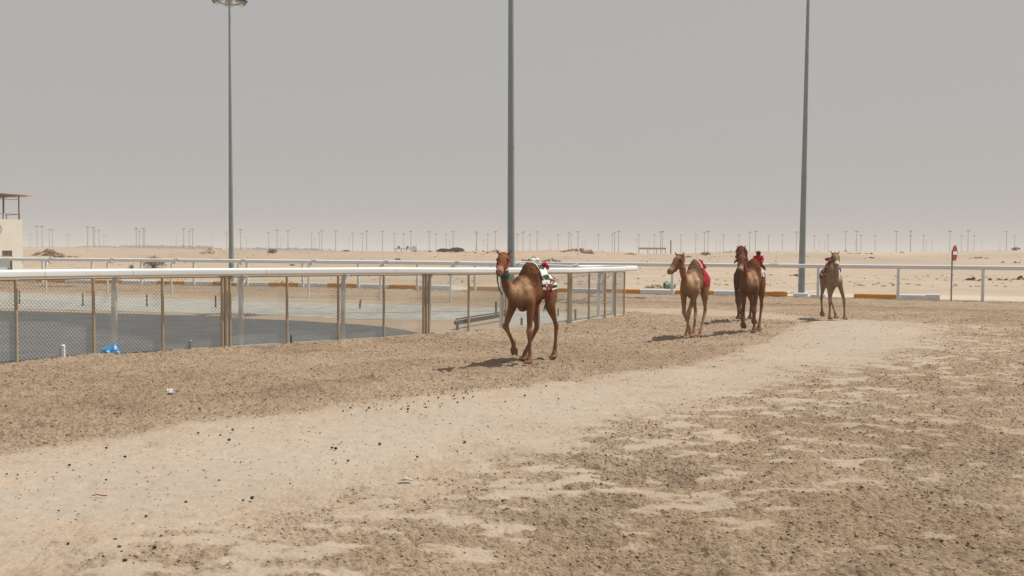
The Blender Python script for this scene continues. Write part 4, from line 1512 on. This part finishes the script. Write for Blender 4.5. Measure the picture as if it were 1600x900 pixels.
def hind_leg(mb, sy, stifle, hock, fet, toe, w=1.0):
    s = Vector((0, 1, 0))
    hip = Vector((-0.50, sy * 0.12, 1.40))
    ring_tube(mb, [(hip, 0.10 * w, 0.19), (lerp(hip, stifle, .5), 0.105 * w, 0.19), (stifle, 0.085 * w, 0.135), (lerp(stifle, hock, .35), 0.062 * w, 0.09), (lerp(stifle, hock, .75), 0.042, 0.052), (hock, 0.046, 0.060)], s)
    ring_tube(mb, [(hock + Vector((-0.02, 0, 0.03)), 0.040, 0.045), (hock, 0.046, 0.058), (lerp(hock, fet, .25), 0.036, 0.044), (lerp(hock, fet, .6), 0.032, 0.036), (lerp(hock, fet, .88), 0.036, 0.040), (fet, 0.044, 0.048)], s)
    foot(mb, fet, toe)


V3 = lambda *a: Vector(a)


def camel(px, y, heading, scale, pose, coat, label, voxel=0.017):
    q = depth(px, y)
    a = math.radians(heading)
    rz = math.atan2(-math.cos(a), -math.sin(a))
    root = empty('camel', (q.x, q.y, 0.005), rz)
    root.scale = (scale,) * 3
    tag(root, label, 'camel', 'camels running on the track')
    Y = Vector((0, 1, 0))
    mb = MB()
    # trunk
    ring_tube(mb, [(V3(-.70, 0, 1.44), .07, .10), (V3(-.62, 0, 1.41), .15, .19), (V3(-.48, 0, 1.39), .185, .240), (V3(-.28, 0, 1.39), .185, .225),
                   (V3(-.05, 0, 1.38), .205, .265), (V3(.18, 0, 1.35), .212, .30), (V3(.38, 0, 1.315), .205, .315), (V3(.55, 0, 1.28), .172, .28), (V3(.66, 0, 1.28), .12, .20)], Y, 20)
    # hump
    hx = pose.get('hump_x', 0.06)
    mb.tube([(hx - .03, 0, 1.42), (hx - .025, 0, 1.56), (hx - .02, 0, 1.67), (hx - .01, 0, 1.75), (hx, 0, 1.815), (hx, 0, 1.85)],
            [(.200, .40), (.182, .34), (.152, .265), (.115, .19), (.072, .115), (.03, .04)], 18, lat=(0, 1, 0))
    # neck
    nk = [Vector(p) for p in pose['neck']]
    nr = [(.128, .20), (.100, .165), (.080, .125), (.070, .100), (.067, .090), (.070, .088)]
    ring_tube(mb, [(p, *r) for p, r in zip(nk, nr)], Y, 14)
    # breast pad
    mb.sphere((0.40, 0, 0.995), (.11, .075, .05), 12, 8)
    # head
    B = nk[-1] + Vector((0, 0, 0.03))
    yaw, pitch = pose.get('yaw', 0.0), pose.get('pitch', -0.3)
    hd = Vector((math.cos(yaw) * math.cos(pitch), math.sin(yaw) * math.cos(pitch), math.sin(pitch)))
    hs = Vector((-math.sin(yaw), math.cos(yaw), 0))
    hu = hd.cross(hs)
    if hu.z < 0: hu = -hu
    hk = 1.14
    HP = lambda t, l, u: B + hd * (t * hk * 0.96) + hs * (l * hk) + hu * (u * hk)
    RT = lambda pr, lt, n_: ring_tube(mb, [(p_, a_ * hk, b_ * hk) for p_, a_, b_ in pr], lt, n_)
    RT([(HP(-.05, 0, .0), .060, .070), (HP(.05, 0, .015), .086, .092), (HP(.14, 0, .012), .088, .095), (HP(.24, 0, -.005), .066, .080), (HP(.34, 0, -.015), .054, .062),
                   (HP(.43, 0, -.012), .056, .058), (HP(.48, 0, -.02), .046, .050)], hs, 14)
    RT([(HP(.10, 0, -.07), .052, .045), (HP(.26, 0, -.085), .042, .034), (HP(.42, 0, -.078), .036, .024)], hs, 10)      # lower jaw
    for k in (-1, 1):
        mb.sphere(HP(.13, k * .070, .060), (.035, .022, .024), 8, 6)      # brow ridges
        mb.sphere(HP(.445, k * .030, .012), (.030, .026, .026), 8, 6)     # nostril wings
        e0, e1 = HP(.00, k * .068, .060), HP(-.035, k * .125, .135)
        ring_tube(mb, [(e0, .026, .020), (lerp(e0, e1, .5), .030, .018), (e1, .010, .008)], hd, 8)
    # legs
    L = pose['legs']
    front_leg(mb, -1, *[Vector(p) for p in L['fr']])
    front_leg(mb, 1, *[Vector(p) for p in L['fl']])
    hind_leg(mb, -1, *[Vector(p) for p in L['hr']])
    hind_leg(mb, 1, *[Vector(p) for p in L['hl']])
    tmp = mb.build('tmp_body', MT['coat'])
    md = tmp.modifiers.new('r', 'REMESH'); md.mode = 'VOXEL'; md.voxel_size = voxel; md.use_smooth_shade = True
    ms = tmp.modifiers.new('s', 'SMOOTH'); ms.factor = 0.5; ms.iterations = 4
    bpy.context.view_layer.update()
    dg = bpy.context.evaluated_depsgraph_get()
    me = bpy.data.meshes.new_from_object(tmp.evaluated_get(dg))
    bpy.data.objects.remove(tmp)
    me.name = 'body'
    me.polygons.foreach_set('use_smooth', [True] * len(me.polygons))
    nv = len(me.vertices)
    co = np.empty(nv * 3, np.float32); me.vertices.foreach_get('co', co); co = co.reshape(-1, 3)
    no = np.empty(nv * 3, np.float32); me.vertices.foreach_get('normal', no); no = no.reshape(-1, 3)
    X, Yv, Z = co[:, 0].astype(float), co[:, 1].astype(float), co[:, 2].astype(float)
    # curly wool on the hump and shoulders: real relief
    wool = sstep(1.28, 1.48, Z - 0.22 * np.abs(X - 0.12)) * sstep(-.45, -.2, X) * sstep(.62, .50, X)
    wx_ = np.abs(no[:, 0]).astype(float) ** 2; wy_ = np.abs(no[:, 1]).astype(float) ** 2; wz_ = np.abs(no[:, 2]).astype(float) ** 2
    tri = lambda wl, o_, sd: (fbm(Yv + 5, Z, wl, o_, sd) * wx_ + fbm(X + 5, Z, wl, o_, sd + 1) * wy_ + fbm(X + 5, Yv, wl, o_, sd + 2) * wz_) / (wx_ + wy_ + wz_ + 1e-6)
    tw = tri(0.06, 3, 700)
    nz = (tw - 0.5) * 0.050 * wool
    co = co + no * nz[:, None].astype(np.float32)
    me.vertices.foreach_set('co', co.ravel().astype(np.float32))
    base, dark, light, leg = [np.array(c)[None, :] for c in coat]
    c = np.repeat(base, nv, 0)
    mixc = lambda c, t, k: c * (1 - k[:, None]) + t * k[:, None]
    c = mixc(c, dark, wool * (1.0 - 0.55 * sstep(.48, .66, tw)))
    c = mixc(c, light, sstep(.36, .50, X) * sstep(1.10, 1.26, Z) * sstep(1.64, 1.50, Z) * sstep(.0, .07, Yv + 0.05 * (fbm(Yv + 3, Z, .1, 3, 702) - .5)) * sstep(.27, .20, Yv) * 0.75)  # sunlit patch on the left shoulder, painted into the coat colour
    legm = sstep(0.98, 0.62, Z)
    c = mixc(c, leg, legm * 0.75)
    knee = np.exp(-((Z - 0.60) / 0.06) ** 2) * sstep(0.10, 0.16, X)
    c = mixc(c, light, knee * 0.45)
    c = mixc(c, dark * 0.55, sstep(0.05, 0.02, Z) * 0.7)
    hp = (co.astype(float) - np.array(B)) @ np.array(hd)
    hr_ = np.linalg.norm(co.astype(float) - np.array(B), axis=1)
    headm = sstep(.60, .52, hr_) * sstep(1.55, 1.65, Z)
    c = mixc(c, light, headm * sstep(.28, .40, hp) * pose.get('muzzle', 0.5))
    lip = headm * sstep(.47, .52, hp)
    c = mixc(c, np.array([[0.07, 0.05, 0.045]]), lip * 0.7)
    for k in (-1, 1):
        de = np.linalg.norm(co.astype(float) - np.array(HP(.13, k * .080, .030)), axis=1)
        c = mixc(c, np.array([[0.05, 0.028, 0.018]]), sstep(.075, .030, de) * 0.8)
    c = mixc(c, dark * 0.7, sstep(.10, 0.0, np.abs(Yv)) * sstep(.86, 1.0, X) * sstep(1.2, 1.35, Z) * (1 - headm) * 0.4)
    fn = fbm(X * 1.0 + Yv * 1.7, Z + Yv, 0.20, 4, 703)
    c = c * (0.72 + 0.56 * fn)[:, None]
    at = me.color_attributes.new('Col', 'FLOAT_COLOR', 'POINT')
    at.data.foreach_set('color', np.concatenate([c, np.ones((nv, 1))], 1).astype(np.float32).ravel())
    me.update()
    body = bpy.data.objects.new('body', me)
    COL.objects.link(body)
    body.parent = root
    for k in (-1, 1):
        MB().sphere(HP(.125, k * .080, .033), .031, 10, 7).build('eye', MT['eye'], root)
        MB().sphere(HP(.478, k * .022, .022), (.010, .012, .010), 8, 5).build('nostril', MT['nostril'], root)
    MB().tube([HP(.30, -.047, -.058), HP(.42, -.050, -.050), HP(.490, -.028, -.045), HP(.505, 0, -.040), HP(.490, .028, -.045), HP(.42, .050, -.050), HP(.30, .047, -.058)], .008, 5).build('mouth', MT['nostril'], root)
    # tail
    tl = pose.get('tail', [(-.72, 0, 1.46), (-.80, .0, 1.36), (-.83, .02, 1.20), (-.82, .03, 1.05)])
    tt = MB().tube([Vector(p) for p in tl], [.030, .024, .020, .016], 8).build('tail', MT['coat'], root)
    ca = tt.data.color_attributes.new('Col', 'FLOAT_COLOR', 'POINT')
    for dd in ca.data: dd.color = (*coat[1], 1)
    e = Vector(tl[-1])
    tu = MB()
    rr__ = random.Random(1)
    for k in range(14):
        dv = Vector((rr__.uniform(-.5, .5), rr__.uniform(-.5, .5), -1)) * rr__.uniform(.10, .2)
        tu.tube([e + Vector((0, 0, .05)), e + dv * .5, e + dv], [.010, .009, .002], 4)
    tu.build('tail_tuft', MT['tuft'], tt)
    bvh = BVHTree.FromPolygons([Vector(v) for v in co.tolist()], [tuple(p.vertices) for p in me.polygons])
    return dict(root=root, bvh=bvh, HP=HP, hd=hd, hs=hs, neck=nk, scale=scale, hu=hu)


def skin_at(cm, x, th, off=0.015, cz=1.33):
    """point on the coat at body station x, angle th from straight up"""
    d = Vector((0, math.sin(th), math.cos(th)))
    o = Vector((x, 0, cz)) + d * 1.0
    hit, n, i, dist = cm['bvh'].ray_cast(o, -d, 1.0)
    if hit is None: return Vector((x, 0, cz)) + d * 0.22
    return hit + d * off


def blanket(cm, x0, x1, th0, th1, mats, pick, name='blanket', nu=26, nv=40, off=0.016, drop=0.0, ragged=0.0, label=None, lift=0.0, lx=-.22):
    mb = MB()
    P = []
    rr = random.Random(4)
    for i in range(nu + 1):
        u = i / nu
        for j in range(nv + 1):
            v = j / nv
            e0 = 1 + ragged * math.sin(u * 19)
            th = lerp(th0, th1, v) * (e0 if abs(v - .5) > .4 else 1)
            x = lerp(x0, x1, u) + 0.012 * math.sin(v * 17)
            p = skin_at(cm, x, th, off + lift * math.exp(-((x - lx) / .16) ** 2) * math.exp(-(th / .75) ** 2) + 0.006 * math.sin(u * 23 + v * 9) + 0.004 * math.sin(v * 31))
            P.append(p)
    for _ in range(3):
        Q = list(P)
        for i in range(nu + 1):
            for j in range(nv + 1):
                nb = [Q[a * (nv + 1) + b] for a, b in ((i - 1, j), (i + 1, j), (i, j - 1), (i, j + 1)) if 0 <= a <= nu and 0 <= b <= nv]
                s = Vector((0, 0, 0))
                for n_ in nb: s += n_
                P[i * (nv + 1) + j] = Q[i * (nv + 1) + j] * 0.5 + s / len(nb) * 0.5
    mb.v = [tuple(p) for p in P]
    for i in range(nu):
        for j in range(nv):
            a = i * (nv + 1) + j
            mb.f.append((a, a + 1, a + nv + 2, a + nv + 1)); mb.m.append(pick(i / nu, (j + .5) / nv))
    o = mb.build(name, mats, cm['root'])
    sm = o.modifiers.new('thick', 'SOLIDIFY'); sm.thickness = 0.012; sm.offset = 1
    if label: o['label'] = label
    return o


def strap(cm, pts, r, m, name='strap'):
    """band lying on the coat through (x, theta) stations"""
    P = []
    for (xa, ta), (xb, tb) in zip(pts, pts[1:]):
        n = 10
        for k in range(n): P.append(skin_at(cm, lerp(xa, xb, k / n), lerp(ta, tb, k / n), 0.035))
    P.append(skin_at(cm, *pts[-1], 0.035))
    return MB().tube(P, [(r, r * 0.5)] * len(P), 8, lat=(1, 0, 0)).build(name, m, cm['root'])


def neck_ring(cm, i, t, m, w=0.025, grow=0.012, name='neck_band'):
    nk = cm['neck']
    rs = [(.128, .20), (.100, .165), (.080, .125), (.070, .100), (.067, .090), (.070, .088)]
    p = lerp(nk[i], nk[i + 1], t)
    d = (nk[i + 1] - nk[i]).normalized()
    r = (lerp(rs[i][0], rs[i + 1][0], t) + grow, lerp(rs[i][1], rs[i + 1][1], t) + grow)
    mb = MB().tube([p - d * w, p - d * w * .9, p, p + d * w * .9, p + d * w], [(r[0] * .9, r[1] * .9), r, (r[0] * 1.02, r[1] * 1.02), r, (r[0] * .9, r[1] * .9)], 18, lat=(0, 1, 0), cap=False)
    return mb.build(name, m, cm['root'])


def halter(cm, m, noseband=True):
    HP = cm['HP']
    mb = MB()
    for t, w_, h_, h2 in ((.30, .068, .078, -.125), (.02, .10, .11, -.12)):
        pts = []
        for k in range(17):
            a = 2 * math.pi * k / 16
            u = h_ * math.cos(a) if math.cos(a) > 0 else h2 * -math.cos(a)
            pts.append(HP(t, w_ * math.sin(a), u))
        mb.tube(pts, .0065, 6, cap=False)
    for k in (-1, 1):
        mb.tube([HP(.30, k * .070, -.02), HP(.16, k * .096, -.03), HP(.02, k * .10, -.01)], .010, 6)
    return mb.build('halter', m, cm['root'])


def ground_z(p): return p


# ---- leading camel ------------------------------------------------
stdneck = [(.50, 0, 1.33), (.74, 0, 1.27), (.93, 0, 1.36), (1.05, 0, 1.56), (1.09, 0, 1.75), (1.09, 0, 1.90)]
pose1 = dict(neck=[(.50, 0, 1.34), (.73, -.02, 1.30), (.90, -.03, 1.40), (1.01, -.03, 1.58), (1.05, -.02, 1.76), (1.05, -.02, 1.90)], yaw=0.30, pitch=-0.50, muzzle=0.55, hump_x=0.16,
             legs=dict(fr=[(.44, -.18, 1.08), (.64, -.22, .68), (.40, -.19, .36), (.36, -.19, .20)],
                       fl=[(.42, .18, 1.08), (.47, .18, .60), (.44, .18, .15), (.52, .18, .045)],
                       hr=[(-.34, -.16, 1.02), (-.42, -.13, .60), (.00, -.15, .16), (.08, -.15, .05)],
                       hl=[(-.42, .16, 1.02), (-.70, .15, .62), (-.66, .14, .16), (-.58, .14, .045)]),
             tail=[(-.72, 0, 1.46), (-.82, -.02, 1.34), (-.86, -.08, 1.18), (-.84, -.14, 1.04)])
coat1 = [(0.1898, 0.0828, 0.0379), (0.0862, 0.0345, 0.0161), (0.42, 0.265, 0.16), (0.2185, 0.115, 0.0644)]
c1 = camel(833, 17.9, 29, 1.0, pose1, coat1, 'leading chestnut brown camel in a green and white striped blanket, right foreleg lifted', 0.0145)
gm = [MT['wcloth'], MT['gcloth'], MT['red']]


def pick1(u, v):
    if 0.44 < u < 0.52: return 2
    return int(abs(v - .5) * 2 * 6.5 + (0 if u < .48 else .5)) % 2


blanket(c1, -.68, .02, -1.75, 1.60, gm, pick1, ragged=0.03, lift=0.16, lx=-.20)
strap(c1, [(-.06, -1.6), (-.05, 0), (-.13, 1.0), (-.20, 1.9), (-.22, 2.6)], .022, MT['red'])
strap(c1, [(-.30, .75), (-.31, 1.0), (-.34, 1.9)], .020, MT['red'])
strap(c1, [(-.62, .2), (-.50, .9), (-.25, 1.25)], .016, MT['red'])
strap(c1, [(-.10, -.9), (.04, -.2), (-.03, .5), (-.12, 1.3)], .018, MT['wcloth'])
mb = MB()
mb.sphere((-.06, -.04, 1.88), (.06, .06, .05), 10, 7)
mb.sphere((-.12, .02, 1.89), (.06, .06, .04), 10, 7)
mb.build('saddle_pack', MT['wcloth'], c1['root'])
MB().tube([(-.06, -.05, 1.88), (-.02, -.26, 1.89)], .010, 6).build('whip_stick', MT['stake'], c1['root'])
mb = MB()
mb.sphere((-.32, .08, 1.81), (.06, .05, .05), 10, 7); mb.sphere((-.38, .02, 1.78), (.05, .07, .04), 10, 7)
mb.sphere((-.30, .15, 1.76), (.04, .04, .05), 8, 6)
mb.build('red_knot', MT['red'], c1['root'])
neck_ring(c1, 3, .20, MT['gcloth'], .042, .007, 'neck_wrap')
neck_ring(c1, 3, .85, MT['wcloth'], .016, .014)
halter(c1, MT['red'])
HPf = c1['HP']
MB().tube([HPf(.36, -.05, -.09), HPf(.34, -.07, -.25), V3(1.17, -.10, 1.60), V3(1.13, -.09, 1.40), V3(1.02, -.08, 1.28)], .011, 6).build('lead_rope', MT['gcloth'], c1['root'])
mb = MB()
for k in (-1, 1):
    mb.sphere(HPf(.04, k * .100, -.03), (.018, .018, .03), 8, 5)
mb.build('tassel', MT['red'], c1['root'])

# ---- camel with the plain red blanket -------------------------------
pose2 = dict(neck=[(.50, 0, 1.36), (.72, .0, 1.34), (.88, -.03, 1.46), (.97, -.06, 1.62), (.99, -.08, 1.76), (.98, -.09, 1.86)], yaw=-0.42, pitch=-0.62, muzzle=0.3, hump_x=0.06,
             legs=dict(fr=[(.42, -.17, 1.08), (.40, -.16, .62), (.22, -.06, .22), (.28, -.03, .07)],
                       fl=[(.46, .12, 1.08), (.62, .02, .66), (.54, -.05, .16), (.62, -.05, .05)],
                       hr=[(-.34, -.14, 1.0), (-.50, -.11, .60), (-.16, -.06, .16), (-.08, -.06, .05)],
                       hl=[(-.36, .14, 1.0), (-.52, .12, .62), (-.22, .09, .16), (-.13, .09, .045)]))
coat2 = [(0.2357, 0.1288, 0.0713), (0.1437, 0.0759, 0.0414), (0.5, 0.345, 0.225), (0.299, 0.184, 0.115)]
c2 = camel(1087, 23.3, 25, 1.02, pose2, coat2, 'sandy camel with a plain red blanket, forelegs crossing, right of the rail end', 0.017)
blanket(c2, -.60, .06, -1.9, 2.05, [MT['red'], MT['wcloth']], lambda u, v: 1 if (u > .90 and .38 < v < .60) else 0, lift=0.10, lx=-.2)
mb = MB()
mb.sphere((-.24, .02, 1.80), (.15, .10, .08), 12, 8); mb.sphere((-.40, .04, 1.72), (.07, .10, .06), 10, 7); mb.sphere((-.48, .10, 1.67), (.06, .05, .04), 8, 6); mb.sphere((-.18, -.03, 1.86), (.05, .09, .04), 8, 6)
mb.build('saddle_pack', MT['red'], c2['root'])
strap(c2, [(-.10, -1.4), (-.04, 0), (-.10, 1.4), (-.12, 2.5)], .018, MT['red'])
MB().tube([(-.14, -.10, 1.87), (-.10, .12, 1.86)], .022, 8).build('white_roll', MT['wcloth'], c2['root'])
halter(c2, MT['maroon'])
HPf = c2['HP']
MB().tube([HPf(.10, .05, -.12), HPf(.08, .07, -.22), V3(1.07, -.02, 1.50), V3(.99, .01, 1.38)], .014, 6).build('lead_rope', MT['red'], c2['root'])
neck_ring(c2, 3, .3, MT['red'], .014, .010)

# ---- brown camel with the red neck cloth and a robot jockey ---------
pose3 = dict(neck=[(.50, 0, 1.36), (.72, .0, 1.36), (.90, -.02, 1.48), (1.01, -.04, 1.64), (1.05, -.05, 1.77), (1.05, -.05, 1.88)], yaw=0.05, pitch=-0.70, muzzle=0.75, hump_x=0.06,
             legs=dict(fr=[(.44, -.18, 1.08), (.62, -.22, .66), (.42, -.16, .32), (.40, -.14, .17)],
                       fl=[(.42, .16, 1.08), (.46, .14, .60), (.42, .13, .15), (.50, .13, .045)],
                       hr=[(-.34, -.15, 1.0), (-.46, -.10, .60), (-.60, -.08, .30), (-.66, -.08, .20)],
                       hl=[(-.38, .15, 1.0), (-.58, .12, .62), (-.34, .11, .16), (-.26, .11, .045)]))
coat3 = [(0.1512, 0.0672, 0.0336), (0.0896, 0.0381, 0.019), (0.4, 0.25, 0.15), (0.1848, 0.0952, 0.0538)]
c3 = camel(1177, 25.2, 25, 1.03, pose3, coat3, 'brown camel in front of the close pair, red cloth round its neck', 0.018)
kw = [MT['kcloth'], MT['wcloth'], MT['red']]
blanket(c3, -.50, .02, -1.30, 1.30, kw, lambda u, v: (2 if u > .9 else int(u * 5.99 + int(v * 4.99)) % 2))
MT['nred'] = mat('dark_red_neck_cloth', (0.20, 0.022, 0.014), 0.9, var=0.35, vs=14, bump=0.006, bs=25)
for i, t, w_ in ((2, .55, .04), (3, .0, .04), (3, .5, .05)): neck_ring(c3, i, t, MT['nred'], w_, .008, 'neck_cloth')
strap(c3, [(-.10, -1.4), (-.04, 0), (-.10, 1.4), (-.12, 2.5)], .018, MT['red'])
halter(c3, MT['maroon'])


def robot(cm, loc, s, label, capm):
    r = empty('robot_jockey')
    r.matrix_world = cm['root'].matrix_basis @ Matrix.Translation(loc) @ Matrix.Scale(s, 4)
    tag(r, label, 'robot jockey', 'robot jockeys strapped on the camels')
    mb = MB()
    mb.tube([(0, 0, -.10), (0, 0, 0), (.01, 0, .12), (.03, 0, .22), (.04, 0, .27)], [(.13, .12), (.15, .12), (.14, .11), (.12, .09), (.05, .05)], 14, lat=(0, 1, 0))
    mb.build('body', MT['red'], r)
    for k in (-1, 1):
        MB().tube([(.03, k * .12, .20), (.12, k * .17, .08), (.20, k * .12, .02)], [.045, .04, .03], 8).build('arm', MT['red'], r)
        MB().tube([(.02, k * .08, -.08), (.10, k * .18, -.16), (.04, k * .24, -.26)], [.06, .05, .03], 8).build('leg', MT['kcloth'], r)
    MB().sphere((.06, 0, .31), (.085, .08, .08), 12, 8).build('head', capm, r)
    MB().sphere((.05, 0, .335), (.092, .087, .065), 12, 8).build('cap', MT['maroon'], r)
    MB().tube([(.20, -.12, .02), (.30, -.24, -.10)], .008, 5).build('whip', MT['stake'], r)
    return r


bpy.context.view_layer.update()
robot(c3, V3(-.30, .08, 1.77), 0.74, 'red clad robot jockey with a dark head riding the brown camel of the close pair', MT['kcloth'])

# ---- hooded camel behind it -----------------------------------------
pose5 = dict(neck=[(.50, 0, 1.36), (.72, .0, 1.36), (.88, .02, 1.48), (.97, .04, 1.66), (1.0, .05, 1.84), (1.0, .05, 2.00)], yaw=0.10, pitch=-0.42, muzzle=0.1, hump_x=0.06,
             legs=dict(fr=[(.42, -.16, 1.08), (.40, -.14, .60), (.20, -.12, .20), (.26, -.12, .08)],
                       fl=[(.46, .14, 1.08), (.56, .10, .62), (.54, .08, .16), (.62, .08, .05)],
                       hr=[(-.34, -.15, 1.0), (-.46, -.10, .60), (-.18, -.08, .16), (-.10, -.08, .05)],
                       hl=[(-.38, .15, 1.0), (-.58, .12, .62), (-.54, .11, .16), (-.46, .11, .045)]))
coat5 = [(.085, .040, .022), (.060, .028, .016), (.16, .09, .05), (.11, .060, .036)]
c5 = camel(1163.5, 29.6, 22, 1.06, pose5, coat5, 'dark brown camel in a red hood, mostly hidden behind the brown camel', 0.022)
blanket(c5, -.52, .06, -1.5, 1.5, kw, lambda u, v: (2 if v > .62 or v < .22 else int(u * 4.99 + int(v * 4.99)) % 2))
mb = MB()
HPf = c5['HP']
mb.sphere(HPf(-.01, 0, .075), (.085, .075, .06), 12, 8)
mb.tube([HPf(-.02, .06, .05), HPf(.0, .105, -.02), HPf(.02, .11, -.12), HPf(.0, .10, -.22)], [(.03, .05)] * 4, 8)
mb.tube([HPf(-.04, -.06, .05), HPf(-.04, -.10, -.02), HPf(-.03, -.10, -.10)], [(.02, .04)] * 3, 8)
mb.build('hood', MT['red'], c5['root'])
halter(c5, MT['kcloth'])
bpy.context.view_layer.update()
robot(c5, V3(-.02, -.16, 1.80), 0.55, 'red and white robot jockey peeping out left of the hooded camel head', MT['wcloth'])

# ---- last camel ------------------------------------------------------
pose4 = dict(neck=[(.50, 0, 1.36), (.72, -.02, 1.36), (.88, -.05, 1.50), (.97, -.09, 1.66), (1.0, -.11, 1.80), (1.0, -.12, 1.92)], yaw=-0.05, pitch=-0.55, muzzle=1.0, hump_x=0.0,
             legs=dict(fr=[(.42, -.15, 1.08), (.50, -.13, .60), (.50, -.13, .16), (.58, -.13, .05)],
                       fl=[(.44, .17, 1.08), (.52, .28, .62), (.36, .34, .15), (.44, .35, .045)],
                       hr=[(-.34, -.16, 1.0), (-.52, -.17, .60), (-.30, -.19, .24), (-.24, -.19, .12)],
                       hl=[(-.36, .14, 1.0), (-.50, .10, .62), (-.15, .18, .16), (-.07, .19, .045)]))
coat4 = [(0.2472, 0.1633, 0.1012), (0.1552, 0.092, 0.0529), (0.58, 0.5, 0.4), (0.23, 0.1403, 0.0828)]
c4 = camel(1299, 30.5, 6, 1.03, pose4, coat4, 'pale fawn camel coming last with a white muzzle and maroon cloth over its back', 0.02)
blanket(c4, -.50, .16, -2.0, 1.3, [MT['maroon'], MT['wcloth'], MT['bcloth'], MT['red']], lambda u, v: (2 if v > .80 and u > .5 else (1 if (v * 13 + u * 4) % 3.1 < .7 else (0 if v < .75 else 3))))
strap(c4, [(.10, -1.8), (.12, 0), (.10, 1.6)], .022, MT['red'])
mb = MB()
mb.sphere((-.18, -.04, 1.84), (.12, .12, .06), 10, 7); mb.sphere((-.05, .05, 1.86), (.06, .1, .05), 10, 7)
mb.build('saddle_pack', MT['maroon'], c4['root'])
halter(c4, MT['kcloth'])
mb = MB()
mb.sphere((.18, .215, 1.50), (.05, .05, .10), 10, 7)
mb.build('blue_pouch', MT['bcloth'], c4['root'])

# ------------------------------------------------------------------ dusty air
hz_ = MB().box((0, 2600, 10.3), (12400, 5400, 22.6 + 1.2)).build('haze', [], smooth=False)
hz_.data.materials.clear()
hm = bpy.data.materials.new('dust_air')
hm.use_nodes = True
t_ = hm.node_tree
t_.nodes.clear()
o_ = t_.nodes.new('ShaderNodeOutputMaterial')
pv = t_.nodes.new('ShaderNodeVolumePrincipled')
pv.inputs['Color'].default_value = (0.74, 0.745, 0.75, 1)
pv.inputs['Density'].default_value = 0.0009
pv.inputs['Anisotropy'].default_value = 0.0
t_.links.new(pv.outputs[0], o_.inputs['Volume'])
hz_.data.materials.append(hm)
tag(hz_, kind='stuff')
